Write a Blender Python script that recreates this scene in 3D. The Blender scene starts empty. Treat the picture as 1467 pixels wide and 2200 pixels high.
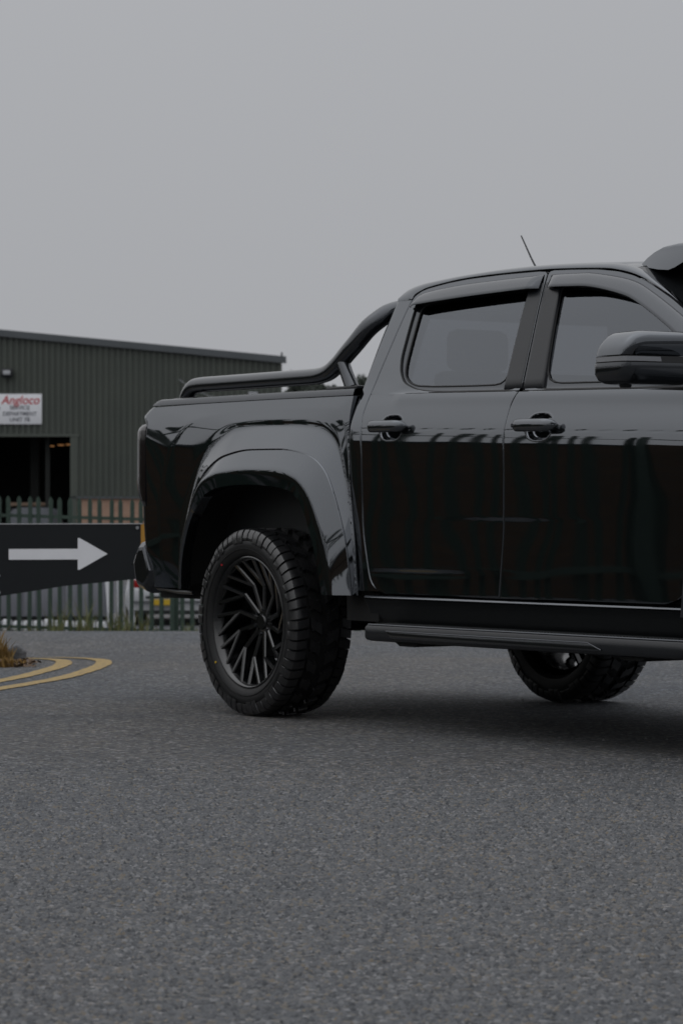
import bpy, bmesh, math, random
import numpy as np
from mathutils import Vector, Matrix

SC = bpy.context.scene
COL = SC.collection
R = math.radians

# ------------------------------------------------------------------ camera
# world frame: x = the way the pickup faces, y = to its left, z = up; origin under its rear axle
BETA = R(34)
RX, RY = math.sin(BETA), math.cos(BETA)          # camera right on the ground
WX, WY = -math.cos(BETA), math.sin(BETA)         # camera forward on the ground
CAM = Vector((11.169, -8.029, 0.8935))
cd = bpy.data.cameras.new('camera')
cam = bpy.data.objects.new('camera', cd); COL.objects.link(cam)
cd.sensor_fit = 'VERTICAL'; cd.sensor_height = 36; cd.lens = 104.7
cd.shift_y = 0.00227
cd.clip_end = 3000; cd.clip_start = .1
cd.dof.use_dof = True; cd.dof.focus_distance = 9.6; cd.dof.aperture_fstop = 10
cam.matrix_world = Matrix(((RX, 0, -WX, CAM.x), (RY, 0, -WY, CAM.y), (0, 1, 0, CAM.z), (0, 0, 0, 1)))
SC.camera = cam

# ------------------------------------------------------------------ sky, sun, exposure
SUN_EL, SUN_AZ = R(58), R(215)
wd = bpy.data.worlds.new('World'); SC.world = wd; wd.use_nodes = True
nt = wd.node_tree; nt.nodes.clear()
sky = nt.nodes.new('ShaderNodeTexSky'); sky.sky_type = 'NISHITA'; sky.sun_disc = False
sky.sun_elevation = SUN_EL; sky.sun_rotation = SUN_AZ; sky.dust_density = 6; sky.air_density = 1.5
hs = nt.nodes.new('ShaderNodeHueSaturation'); hs.inputs['Saturation'].default_value = .08
bg1 = nt.nodes.new('ShaderNodeBackground'); bg1.inputs['Strength'].default_value = .006
bg2 = nt.nodes.new('ShaderNodeBackground')
geo = nt.nodes.new('ShaderNodeTexCoord'); sep = nt.nodes.new('ShaderNodeSeparateXYZ')
pw = nt.nodes.new('ShaderNodeMath'); pw.operation = 'MULTIPLY'
mx = nt.nodes.new('ShaderNodeMath'); mx.operation = 'MAXIMUM'; mx.inputs[1].default_value = 0
ma = nt.nodes.new('ShaderNodeMath'); ma.operation = 'MULTIPLY_ADD'; ma.inputs[1].default_value = 2.0; ma.inputs[2].default_value = 1.0
bg2.inputs['Color'].default_value = (.372, .380, .400, 1)
add = nt.nodes.new('ShaderNodeAddShader'); wo = nt.nodes.new('ShaderNodeOutputWorld')
L = nt.links.new
L(sky.outputs[0], hs.inputs['Color']); L(hs.outputs[0], bg1.inputs['Color'])
L(geo.outputs['Generated'], sep.inputs[0]); L(sep.outputs['Z'], mx.inputs[0])
L(mx.outputs[0], pw.inputs[0]); L(mx.outputs[0], pw.inputs[1])
L(pw.outputs[0], ma.inputs[0]); L(ma.outputs[0], bg2.inputs['Strength'])   # overcast dome, brighter overhead
L(bg1.outputs[0], add.inputs[0]); L(bg2.outputs[0], add.inputs[1]); L(add.outputs[0], wo.inputs['Surface'])
sd = bpy.data.lights.new('sun', 'SUN'); sd.energy = .6; sd.angle = R(150); sd.color = (1, .97, .93)
sun = bpy.data.objects.new('sun', sd); COL.objects.link(sun)
dv = Vector((math.cos(SUN_EL) * math.sin(SUN_AZ), math.cos(SUN_EL) * math.cos(SUN_AZ), math.sin(SUN_EL)))
sun.rotation_euler = dv.to_track_quat('Z', 'Y').to_euler()
SC.view_settings.view_transform = 'Standard'; SC.view_settings.look = 'None'
SC.view_settings.exposure = 0; SC.view_settings.gamma = 1; SC.view_settings.use_curve_mapping = False
SC.render.engine = 'CYCLES'; SC.cycles.use_denoising = True
SC.cycles.max_bounces = 8; SC.cycles.transparent_max_bounces = 12
random.seed(7); rng = np.random.default_rng(7)

# ------------------------------------------------------------------ helpers
def tag(o, label=None, cat=None, group=None, kind=None):
    if label: o['label'] = label
    if cat: o['category'] = cat
    if group: o['group'] = group
    if kind: o['kind'] = kind
    return o

def empty(name, loc=(0, 0, 0), rz=0):
    o = bpy.data.objects.new(name, None); COL.objects.link(o)
    o.location = loc; o.rotation_euler = (0, 0, rz); o.empty_display_size = .1
    return o

def link(name, me, parent=None):
    o = bpy.data.objects.new(name, me); COL.objects.link(o)
    if parent is not None: o.parent = parent
    return o

class MB:
    def __init__(s): s.v = []; s.f = []
    def add(s, vs, fs):
        n = len(s.v); s.v += [tuple(map(float, p)) for p in vs]; s.f += [tuple(i + n for i in f) for f in fs]; return s
    def grid(s, P, closed_u=False, closed_v=False):
        m, n = len(P), len(P[0]); vs = [p for row in P for p in row]; fs = []
        for i in range(m if closed_u else m - 1):
            for j in range(n if closed_v else n - 1):
                a = i * n + j; b = i * n + (j + 1) % n; c = ((i + 1) % m) * n + (j + 1) % n; d = ((i + 1) % m) * n + j
                fs.append((a, b, c, d))
        return s.add(vs, fs)
    def box(s, x0, x1, y0, y1, z0, z1, b=0, M=None):
        bm = bmesh.new(); bmesh.ops.create_cube(bm, size=1)
        for v in bm.verts:
            v.co = Vector(((x0 + x1) / 2 + v.co.x * (x1 - x0), (y0 + y1) / 2 + v.co.y * (y1 - y0), (z0 + z1) / 2 + v.co.z * (z1 - z0)))
        if b: bmesh.ops.bevel(bm, geom=list(bm.edges), offset=b, segments=2, profile=.5, affect='EDGES')
        if M is not None: bmesh.ops.transform(bm, matrix=M, verts=bm.verts)
        bm.verts.index_update()
        s.add([v.co[:] for v in bm.verts], [tuple(v.index for v in f.verts) for f in bm.faces]); bm.free(); return s
    def prism(s, poly, y0, y1, b=0, axis='y'):
        """polygon in (x,z) [axis y] / (x,y) [axis z] pushed between y0 and y1"""
        bm = bmesh.new(); n = len(poly)
        mk = (lambda p, h: (p[0], h, p[1])) if axis == 'y' else (lambda p, h: (p[0], p[1], h)) if axis == 'z' else (lambda p, h: (h, p[0], p[1]))
        A = [bm.verts.new(mk(p, y0)) for p in poly]; B = [bm.verts.new(mk(p, y1)) for p in poly]
        bm.faces.new(A); bm.faces.new(B[::-1])
        for i in range(n): bm.faces.new((A[i], B[i], B[(i + 1) % n], A[(i + 1) % n]))
        bmesh.ops.recalc_face_normals(bm, faces=bm.faces)
        if b: bmesh.ops.bevel(bm, geom=list(bm.edges), offset=b, segments=2, profile=.5, affect='EDGES')
        bm.verts.index_update()
        s.add([v.co[:] for v in bm.verts], [tuple(v.index for v in f.verts) for f in bm.faces]); bm.free(); return s
    def tube(s, path, r, n=10, cap=True):
        path = [Vector(p) for p in path]; m = len(path)
        rr = r if hasattr(r, '__len__') else [r] * m
        t0 = (path[1] - path[0]).normalized(); up = Vector((0, 0, 1)) if abs(t0.z) < .9 else Vector((1, 0, 0))
        nrm = t0.cross(up).normalized(); P = []
        for i in range(m):
            t = (path[min(i + 1, m - 1)] - path[max(i - 1, 0)]).normalized()
            nrm = (nrm - t * nrm.dot(t)).normalized(); bi = t.cross(nrm)
            P.append([path[i] + (nrm * math.cos(a) + bi * math.sin(a)) * rr[i] for a in [2 * math.pi * k / n for k in range(n)]])
        base = len(s.v); s.grid(P, closed_v=True)
        if cap:
            s.f.append(tuple(base + k for k in range(n))[::-1]); s.f.append(tuple(base + (m - 1) * n + k for k in range(n)))
        return s
    def lathe(s, prof, n=48, c=(0, 0, 0)):
        """profile of (lateral y, radius) turned about the y axis"""
        P = [[(c[0] + r * math.sin(2 * math.pi * k / n), c[1] + y, c[2] + r * math.cos(2 * math.pi * k / n)) for k in range(n)] for y, r in prof]
        return s.grid(P, closed_v=True)
    def build(s, name, mat, parent=None, smooth=True, sharp=38):
        me = bpy.data.meshes.new(name); me.from_pydata(s.v, [], s.f); me.validate()
        if smooth:
            me.shade_smooth()
            if sharp: me.set_sharp_from_angle(angle=R(sharp))
        if mat: me.materials.append(mat)
        return link(name, me, parent)

def pchip(xs, ys):
    xs = np.asarray(xs, float); ys = np.asarray(ys, float); h = np.diff(xs); d = np.diff(ys) / h
    m = np.zeros(len(xs)); m[0] = d[0]; m[-1] = d[-1]
    for i in range(1, len(xs) - 1):
        if d[i - 1] * d[i] > 0:
            w1 = 2 * h[i] + h[i - 1]; w2 = h[i] + 2 * h[i - 1]; m[i] = (w1 + w2) / (w1 / d[i - 1] + w2 / d[i])
    def ev(x):
        x = np.clip(x, xs[0], xs[-1]); i = np.clip(np.searchsorted(xs, x) - 1, 0, len(xs) - 2); t = (x - xs[i]) / h[i]
        return ((1 + 2 * t) * (1 - t) ** 2 * ys[i] + t * (1 - t) ** 2 * h[i] * m[i] + t * t * (3 - 2 * t) * ys[i + 1] + t * t * (t - 1) * h[i] * m[i + 1])
    return ev

def catmull(pts, k=6, closed=False):
    P = [np.asarray(p, float) for p in pts]; n = len(P); out = []
    for i in range(n if closed else n - 1):
        p0 = P[(i - 1) % n] if closed else P[max(i - 1, 0)]; p1 = P[i]; p2 = P[(i + 1) % n]
        p3 = P[(i + 2) % n] if closed else P[min(i + 2, n - 1)]
        for j in range(k):
            t = j / k
            out.append(.5 * (2 * p1 + (p2 - p0) * t + (2 * p0 - 5 * p1 + 4 * p2 - p3) * t * t + (3 * p1 - p0 - 3 * p2 + p3) * t ** 3))
    if not closed: out.append(P[-1])
    return out

def ss(x, a, b):
    t = np.clip((x - a) / (b - a), 0, 1); return t * t * (3 - 2 * t)

def mirrored(o, parent=None):
    """the same piece on the other side of the vehicle"""
    c = o.copy(); COL.objects.link(c); c.parent = parent if parent is not None else o.parent
    if parent is None: c.scale.y = -o.scale.y; c.location.y = -o.location.y
    for ch in list(o.children): mirrored(ch, c)
    return c

def copy_tree(o, parent=None, loc=None):
    c = o.copy(); COL.objects.link(c); c.parent = parent
    if loc is not None: c.location = loc
    for ch in list(o.children): copy_tree(ch, c)
    return c

# ------------------------------------------------------------------ materials
def mat(name, col, rough=.5, metal=0, ior=1.5, noise=None, bump=None, coat=0, tint=None):
    m = bpy.data.materials.new(name); m.use_nodes = True; t = m.node_tree; b = t.nodes['Principled BSDF']
    b.inputs['Base Color'].default_value = (*col, 1); b.inputs['Roughness'].default_value = rough
    b.inputs['Metallic'].default_value = metal; b.inputs['IOR'].default_value = ior
    if tint: b.inputs['Specular Tint'].default_value = (*tint, 1)
    if coat: b.inputs['Coat Weight'].default_value = coat; b.inputs['Coat Roughness'].default_value = .03
    tc = t.nodes.new('ShaderNodeTexCoord')
    if noise:
        sc, amt, col2 = noise
        n = t.nodes.new('ShaderNodeTexNoise'); n.inputs['Scale'].default_value = sc; n.inputs['Detail'].default_value = 6
        r = t.nodes.new('ShaderNodeMapRange'); r.inputs[1].default_value = .35; r.inputs[2].default_value = .65; r.inputs[4].default_value = amt
        x = t.nodes.new('ShaderNodeMixRGB'); x.inputs[1].default_value = (*col, 1); x.inputs[2].default_value = (*col2, 1)
        t.links.new(tc.outputs['Object'], n.inputs['Vector']); t.links.new(n.outputs[0], r.inputs[0])
        t.links.new(r.outputs[0], x.inputs[0]); t.links.new(x.outputs[0], b.inputs['Base Color'])
        q = t.nodes.new('ShaderNodeMapRange'); q.inputs[3].default_value = max(rough - .08, .0); q.inputs[4].default_value = min(rough + .1, 1)
        t.links.new(n.outputs[0], q.inputs[0]); t.links.new(q.outputs[0], b.inputs['Roughness'])
    if bump:
        sc, st, dist = bump
        n = t.nodes.new('ShaderNodeTexNoise'); n.inputs['Scale'].default_value = sc; n.inputs['Detail'].default_value = 3
        u = t.nodes.new('ShaderNodeBump'); u.inputs['Strength'].default_value = st; u.inputs['Distance'].default_value = dist
        t.links.new(tc.outputs['Object'], n.inputs['Vector']); t.links.new(n.outputs[0], u.inputs['Height']); t.links.new(u.outputs[0], b.inputs['Normal'])
    return m

def emis(name, col, st):
    m = bpy.data.materials.new(name); m.use_nodes = True; t = m.node_tree; b = t.nodes['Principled BSDF']
    b.inputs['Base Color'].default_value = (*col, 1); b.inputs['Emission Color'].default_value = (*col, 1); b.inputs['Emission Strength'].default_value = st
    return m

def glass_mat(name, tint, ior):
    m = bpy.data.materials.new(name); m.use_nodes = True; t = m.node_tree; t.nodes.clear()
    fr = t.nodes.new('ShaderNodeFresnel'); fr.inputs['IOR'].default_value = ior
    g = t.nodes.new('ShaderNodeBsdfGlossy'); g.inputs['Roughness'].default_value = .015; g.inputs['Color'].default_value = (.88, .93, 1, 1)
    tr = t.nodes.new('ShaderNodeBsdfTransparent'); tr.inputs['Color'].default_value = (*tint, 1)
    mi = t.nodes.new('ShaderNodeMixShader'); o = t.nodes.new('ShaderNodeOutputMaterial')
    t.links.new(fr.outputs[0], mi.inputs[0]); t.links.new(tr.outputs[0], mi.inputs[1]); t.links.new(g.outputs[0], mi.inputs[2]); t.links.new(mi.outputs[0], o.inputs[0])
    return m

def asphalt_mat():
    m = bpy.data.materials.new('worn_asphalt'); m.use_nodes = True; t = m.node_tree; b = t.nodes['Principled BSDF']; N = t.nodes.new; K = t.links.new
    tc = N('ShaderNodeTexCoord')
    def noise(sc, det=4, ro=.6):
        n = N('ShaderNodeTexNoise'); n.inputs['Scale'].default_value = sc; n.inputs['Detail'].default_value = det; n.inputs['Roughness'].default_value = ro
        K(tc.outputs['Object'], n.inputs['Vector']); return n
    def ramp(src, stops):
        r = N('ShaderNodeValToRGB'); e = r.color_ramp.elements
        e[0].position, e[0].color = stops[0][0], (*stops[0][1], 1); e[1].position, e[1].color = stops[-1][0], (*stops[-1][1], 1)
        for p, c in stops[1:-1]:
            q = e.new(p); q.color = (*c, 1)
        K(src, r.inputs[0]); return r
    def mixc(mode, f, a, c):
        x = N('ShaderNodeMixRGB'); x.blend_type = mode
        if isinstance(f, float): x.inputs[0].default_value = f
        else: K(f, x.inputs[0])
        K(a, x.inputs[1]); K(c, x.inputs[2]); return x
    vo = N('ShaderNodeTexVoronoi'); vo.inputs['Scale'].default_value = 62; K(tc.outputs['Object'], vo.inputs['Vector'])
    vo2 = N('ShaderNodeTexVoronoi'); vo2.inputs['Scale'].default_value = 27; K(tc.outputs['Object'], vo2.inputs['Vector'])
    sepc = N('ShaderNodeSeparateColor'); K(vo.outputs['Color'], sepc.inputs[0])
    blot = noise(.9, 4, .55); trk = noise(.22, 2, .5)
    stone = ramp(sepc.outputs[0], [(0, (.026, .029, .033)), (.35, (.064, .069, .076)), (.7, (.086, .090, .097)), (.86, (.108, .099, .084)), (.93, (.15, .154, .160)), (1, (.2, .203, .21))])
    fine = noise(150, 3, .7); big = noise(.55, 5, .6); mid = noise(5, 5, .65)
    fr = ramp(fine.outputs[0], [(.36, (.26, .26, .28)), (.5, (1, 1, 1)), (.64, (1.6, 1.6, 1.6))])
    c1 = mixc('MULTIPLY', .75, stone.outputs[0], fr.outputs[0])
    br = ramp(big.outputs[0], [(.35, (.86, .89, .93)), (.5, (1, .99, .98)), (.66, (1.08, 1.03, .98))])
    c2 = mixc('MULTIPLY', .9, c1.outputs[0], br.outputs[0])
    mr = ramp(mid.outputs[0], [(.3, (.80, .80, .80)), (.6, (1.1, 1.1, 1.1))])
    c3 = mixc('MULTIPLY', .8, c2.outputs[0], mr.outputs[0])
    bl = ramp(blot.outputs[0], [(.34, (.72, .73, .75)), (.46, (1, 1, 1)), (1, (1.03, 1.03, 1.03))])
    tk = ramp(trk.outputs[0], [(.38, (.90, .94, 1.0)), (.52, (1, 1, 1)), (.64, (1.05, 1.01, .97))])
    c4 = mixc('MULTIPLY', .55, c3.outputs[0], bl.outputs[0]); c5 = mixc('MULTIPLY', 1.0, c4.outputs[0], tk.outputs[0])
    K(c5.outputs[0], b.inputs['Base Color']); b.inputs['Roughness'].default_value = .82; b.inputs['IOR'].default_value = 1.4
    hm = N('ShaderNodeMath'); hm.operation = 'MULTIPLY_ADD'; hm.inputs[1].default_value = -.9; K(vo.outputs['Distance'], hm.inputs[0]); K(fine.outputs[0], hm.inputs[2])
    h2 = N('ShaderNodeMath'); h2.operation = 'MULTIPLY_ADD'; h2.inputs[1].default_value = -.5; K(vo2.outputs['Distance'], h2.inputs[0]); K(hm.outputs[0], h2.inputs[2])
    bu = N('ShaderNodeBump'); bu.inputs['Strength'].default_value = .9; bu.inputs['Distance'].default_value = .006
    K(h2.outputs[0], bu.inputs['Height']); K(bu.outputs[0], b.inputs['Normal'])
    return m

def brick_mat(name, c1, c2, mortar):
    m = bpy.data.materials.new(name); m.use_nodes = True; t = m.node_tree; b = t.nodes['Principled BSDF']
    tc = t.nodes.new('ShaderNodeTexCoord'); mp = t.nodes.new('ShaderNodeMapping'); mp.inputs['Rotation'].default_value = (R(90), 0, 0)
    k = t.nodes.new('ShaderNodeTexBrick'); k.inputs['Scale'].default_value = 1; k.inputs['Brick Width'].default_value = .225; k.inputs['Row Height'].default_value = .075
    k.inputs['Mortar Size'].default_value = .006; k.inputs['Color1'].default_value = (*c1, 1); k.inputs['Color2'].default_value = (*c2, 1); k.inputs['Mortar'].default_value = (*mortar, 1)
    t.links.new(tc.outputs['Object'], mp.inputs[0]); t.links.new(mp.outputs[0], k.inputs[0]); t.links.new(k.outputs[0], b.inputs['Base Color'])
    b.inputs['Roughness'].default_value = .9
    u = t.nodes.new('ShaderNodeBump'); u.inputs['Distance'].default_value = .006; u.invert = True
    t.links.new(k.outputs['Fac'], u.inputs['Height']); t.links.new(u.outputs[0], b.inputs['Normal'])
    return m

M = dict(
    asphalt=asphalt_mat(),
    paint=mat('black_gloss_paint', (.0035, .0042, .0045), .03, ior=2.32, tint=(.88, .93, 1.0)),
    satin=mat('satin_black_trim', (.010, .0115, .014), .30, ior=1.48, noise=(90, .5, (.016, .018, .021))),
    plastic=mat('grained_black_plastic', (.010, .012, .013), .5, ior=1.5, bump=(420, .25, .001)),
    barblack=mat('powder_coated_black_tube', (.006, .007, .008), .13, ior=1.9, tint=(.9, .94, 1)),
    shield=mat('smoked_acrylic', (.008, .009, .011), .06, ior=1.8, tint=(.88, .93, 1.0)),
    rubber=mat('tyre_rubber', (.009, .0095, .0105), .30, ior=1.75, noise=(25, .7, (.017, .017, .018)), bump=(120, .2, .001)),
    sidewall=mat('tyre_sidewall_rubber', (.0085, .009, .0095), .55, ior=1.42, noise=(18, .7, (.013, .013, .0135)), bump=(90, .15, .001)),
    seal=mat('seal_rubber', (.004, .0045, .005), .6),
    rim=mat('gloss_black_alloy', (.004, .0045, .005), .16, ior=1.75),
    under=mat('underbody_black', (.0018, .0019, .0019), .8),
    steel=mat('brake_steel', (.10, .10, .10), .4, metal=.8),
    dkmetal=mat('dark_chrome', (.10, .105, .115), .12, metal=.85),
    lens=mat('smoked_lamp_lens', (.006, .004, .005), .16, ior=1.6),
    redlens=mat('red_lamp_lens', (.25, .01, .01), .1),
    clear=mat('clear_lamp_lens', (.14, .145, .155), .08, ior=1.6),
    glass=glass_mat('privacy_glass', (.21, .22, .235), 2.10),
    seat=mat('seat_cloth', (.02, .021, .023), .8, bump=(200, .2, .002)),
    cladding=mat('olive_green_cladding', (.080, .091, .076), .42, noise=(.7, .6, (.064, .075, .065))),
    fascia=mat('charcoal_fascia', (.085, .095, .102), .45, noise=(1.2, .6, (.072, .082, .087))),
    brick=brick_mat('orange_brick', (.36, .21, .145), (.42, .265, .19), (.33, .27, .22)),
    darkbrick=brick_mat('dark_brown_brick', (.085, .050, .028), (.105, .062, .034), (.075, .06, .048)),
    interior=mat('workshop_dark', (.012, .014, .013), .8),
    beige=mat('bench_top', (.30, .21, .15), .6),
    palegreen=mat('green_painted_steel', (.038, .066, .049), .5, noise=(14, .6, (.028, .050, .038))),
    signdark=mat('charcoal_sign_panel', (.013, .0155, .018), .4, ior=1.35, noise=(4, .5, (.010, .012, .014))),
    alu=mat('aluminium_edge', (.55, .56, .58), .35, metal=.5),
    white=mat('white_vinyl', (.80, .81, .84), .5, noise=(9, .4, (.74, .75, .78))),
    orange=mat('amber_vinyl', (.42, .21, .028), .5),
    redprint=mat('red_print', (.5, .02, .03), .5), greyprint=mat('grey_print', (.12, .125, .15), .5),
    yellow=mat('worn_yellow_road_paint', (.36, .245, .075), .8, noise=(34, .9, (.17, .13, .07)), bump=(90, .6, .005)),
    rock=mat('weathered_boulder', (.13, .13, .135), .9, noise=(9, .9, (.075, .078, .08)), bump=(22, .8, .03)),
    dryleaf=mat('dry_leaf', (.085, .045, .026), .8, noise=(30, .9, (.14, .095, .055))),
    greenleaf=mat('green_weed', (.07, .10, .028), .7, noise=(8, .9, (.14, .125, .045))),
    goldleaf=mat('yellowing_weed', (.26, .15, .035), .7, noise=(10, .8, (.15, .10, .03))),
    tree=mat('tree_leaf', (.030, .040, .030), .8, noise=(1.5, .9, (.045, .055, .042))),
    bark=mat('bark', (.06, .05, .04), .9),
    silver=mat('silver_car_paint', (.04, .044, .052), .55, ior=1.3),
    whitepaint=mat('white_van_paint', (.50, .51, .53), .3, ior=1.6),
    greypanel=mat('grey_trailer_panel', (.23, .235, .265), .5, noise=(3, .7, (.19, .195, .225))),
    vglass=mat('dark_car_glass', (.01, .011, .012), .08, ior=1.6),
    plate=mat('yellow_number_plate', (.55, .36, .02), .5),
    lampwarm=emis('warm_workshop_lamp', (.9, .42, .16), .22),
    floodlens=mat('floodlight_lens', (.42, .43, .45), .3),
    stone=mat('loose_chipping', (.16, .16, .165), .8),
    galv=mat('galvanised_steel', (.30, .31, .33), .45, metal=.4),
)

def cp(s, l, z=0):
    """a spot s metres ahead of the photographer and l metres to the right, on the ground plan"""
    return Vector((CAM.x + WX * s + RX * l, CAM.y + WY * s + RY * l, z))
RZV = math.atan2(RY, RX)                    # local x = to the photographer's right, local y = away

# ------------------------------------------------------------------ ground
_gp = pchip([-900, 0, 18.0, 18.75, 19.8, 21, 24, 24.7, 27, 36, 60, 900], [0, 0, 0, -.010, -.10, -.105, -.063, -.075, -.36, -1.05, -1.05, -1.05])
def gz(x, y): return float(_gp((x - CAM.x) * WX + (y - CAM.y) * WY))
sl = [-900, -300, -80, -20, 0, 6, 12, 15, 17, 17.6] + list(np.arange(18, 28, .2)) + list(range(28, 46, 1)) + [60, 90, 140, 300, 900]
ll = [-900, -300, -80, -30, -10, 0, 10, 30, 80, 300, 900]
g = MB().grid([[cp(s, l, float(_gp(s))) for l in ll] for s in sl]).build('road', M['asphalt'], sharp=None)
g.data.flip_normals(); tag(g, kind='structure')

def strip(path, w, dz=.004):
    P = []
    path = [np.array(p[:2], float) for p in path]
    for i in range(len(path)):
        t = path[min(i + 1, len(path) - 1)] - path[max(i - 1, 0)]; t /= np.linalg.norm(t); n = np.array((-t[1], t[0]))
        ww = w * (1 + .06 * math.sin(i * 1.7) + .04 * math.sin(i * .63))
        row = []
        for k in (-.5, 0, .5):
            q = path[i] + n * ww * k; row.append((q[0], q[1], gz(*q) + dz))
        P.append(row)
    return MB().grid(P)
outer = catmull([(4.2, -8.2), (2.2, -5.9), (0.4, -3.95), (-1.2, -2.25), (-2.41, -.98), (-3.04, -.31), (-3.52, .11), (-4.05, .52), (-4.42, .77), (-4.78, .95), (-5.15, 1.02), (-5.5, .93), (-5.85, .70), (-6.15, .40)], 8)
inner = catmull([(4.0, -8.4), (2.0, -6.1), (0.2, -4.12), (-1.45, -2.35), (-2.72, -.99), (-3.25, -.45), (-3.75, -.02), (-4.2, .34), (-4.55, .57), (-4.86, .72), (-5.12, .76), (-5.38, .69), (-5.65, .5), (-5.95, .22)], 8)
for p in (outer, inner):
    o = strip(p, .098).build('yellow_line', M['yellow'], sharp=None)
    tag(o, kind='structure')

edge = [((-6.7 + 7.3 * k) + .83 * d_, (-1.7 - 10.7 * k) + .56 * d_) for d_ in (1.6,) for k in np.linspace(.08, 1, 12)]
for off in (0, .26):
    o = strip([(x + .83 * off, y + .56 * off) for x, y in edge], .095).build('yellow_line', M['yellow'], sharp=None); tag(o, kind='structure')
# coarse aggregate standing proud of the binder, real stones where they are near enough to see
am = bpy.data.materials.new('road_aggregate'); am.use_nodes = True; at_ = am.node_tree; ab = at_.nodes['Principled BSDF']
gn = at_.nodes.new('ShaderNodeNewGeometry'); rp = at_.nodes.new('ShaderNodeValToRGB'); el = rp.color_ramp.elements
el[0].position, el[0].color = 0, (.030, .033, .037, 1); el[1].position, el[1].color = 1, (.155, .157, .162, 1)
for p_, c_ in ((.22, (.066, .070, .076)), (.60, (.088, .091, .097)), (.78, (.104, .104, .104)), (.87, (.118, .099, .074)), (.93, (.128, .130, .134))):
    q = el.new(p_); q.color = (*c_, 1)
at_.links.new(gn.outputs['Random Per Island'], rp.inputs[0]); at_.links.new(rp.outputs[0], ab.inputs['Base Color']); ab.inputs['Roughness'].default_value = .8
pt = .0145; pos = []
for s in np.arange(4.3, 11.0, pt):
    w_ = .17 * s + .25; n = int(2 * w_ / pt); l_ = (np.arange(n) - n / 2 + rng.random(n)) * pt; ss_ = s + (rng.random(n) - .5) * pt * 1.1
    keep = rng.random(n) < .80 * np.clip((11.0 - s) / 2.5, 0, 1); pos.append(np.c_[ss_, l_][keep])
pos = np.concatenate(pos); n = len(pos)
px_ = CAM.x + WX * pos[:, 0] + RX * pos[:, 1]; py_ = CAM.y + WY * pos[:, 0] + RY * pos[:, 1]
rad_ = .0048 + .0042 * rng.random(n); hh = .0022 + .0052 * rng.random(n); a0 = rng.random(n) * 6.28; V_ = np.zeros((n, 7, 3), np.float32)
for k in range(6):
    rr_k = rad_ * (.75 + .5 * rng.random(n)); V_[:, k, 0] = px_ + rr_k * np.cos(a0 + k * 1.047); V_[:, k, 1] = py_ + rr_k * np.sin(a0 + k * 1.047); V_[:, k, 2] = -.0006
V_[:, 6, 0] = px_ + (rng.random(n) - .5) * rad_ * .6; V_[:, 6, 1] = py_ + (rng.random(n) - .5) * rad_ * .6; V_[:, 6, 2] = hh
F_ = (np.arange(n)[:, None, None] * 7 + np.array([[k, (k + 1) % 6, 6] for k in range(6)])[None]).reshape(-1)
me = bpy.data.meshes.new('road_aggregate'); me.vertices.add(n * 7); me.vertices.foreach_set('co', V_.reshape(-1)); me.loops.add(len(F_)); me.loops.foreach_set('vertex_index', F_.astype(np.int32))
me.polygons.add(n * 6); me.polygons.foreach_set('loop_start', np.arange(0, n * 18, 3, dtype=np.int32)); me.update(calc_edges=True); me.validate(); me.materials.append(am)
tag(link('road_aggregate', me), 'fine stone aggregate showing in the worn road surface nearby', 'gravel', kind='stuff')
# loose chippings scattered on the road
mb = MB()
for k in range(420):
    s = 4.6 + 15 * rng.random() ** 1.4; l = (rng.random() - .5) * .30 * s; p = cp(s, l); r = .0025 + .006 * rng.random() ** 2
    if k < 14: r = .006 + .005 * rng.random()
    if s < 7: r *= .6
    c = np.array((p.x, p.y, gz(p.x, p.y) + r * .3)); a = rng.random() * 6.28
    pts = [c + r * np.array((math.cos(a + t) * (.7 + .5 * rng.random()), math.sin(a + t) * (.7 + .5 * rng.random()), -.3)) for t in (0, 1.57, 3.14, 4.71)] + [c + (0, 0, r * .7)]
    mb.add(pts, [(0, 1, 4), (1, 2, 4), (2, 3, 4), (3, 0, 4)])
o = mb.build('chippings', M['stone'], smooth=False); tag(o, 'loose stone chippings scattered over the road', 'gravel', kind='stuff')

# ------------------------------------------------------------------ green workshop building (local x right, y away)
B0 = cp(100, 0, 0); bld = empty('workshop_building', (B0.x, B0.y, -1.05), RZV)
tag(bld, 'olive green corrugated workshop with charcoal roof edge and brick base', 'building')
ZB = 1.05                                                  # local z = world z + 1.05
def roofz(l): return (7.62 if l < -17.5 else 6.02 + (-2.0 - l) * .0945 + .08) + ZB - (0 if l > -17.5 else (-17.5 - l) * .0945)
DL, DR, DT = -15.5, -9.09, 3.50 + ZB                       # door opening
BT = 1.47 + ZB
def sheet(l0, l1, z0):
    P = []; n = int(round((l1 - l0) / .2)); prof = []
    for i in range(n):
        a = l0 + i * .2
        prof += [(a, 0), (a + .075, 0), (a + .095, -.07), (a + .165, -.07), (a + .185, 0)]
    prof.append((l1, 0))
    rows = [[(x, y, z0) for x, y in prof], [(x, y, (z0 + roofz(x)) / 2) for x, y in prof], [(x, y, roofz(x) - .1) for x, y in prof]]
    return MB().grid(rows)
l = -2.0
while l > -33:
    l0 = l - 1.0; z0 = DT + .02 if (l0 + .5 > DL and l - .5 < DR) else BT
    sheet(l0, l, z0).build('cladding_sheet', M['cladding'], bld, smooth=False); l = l0
MB().box(DR, -2.0, .02, .35, 0, BT - .02).build('brick_plinth', M['brick'], bld, smooth=False)
MB().box(-33, DL, .02, .35, 0, BT - .02).build('brick_plinth', M['brick'], bld, smooth=False)
MB().box(DR, -1.98, -.06, .0, BT - .05, BT + .03).build('drip_flashing', M['fascia'], bld, smooth=False)
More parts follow.
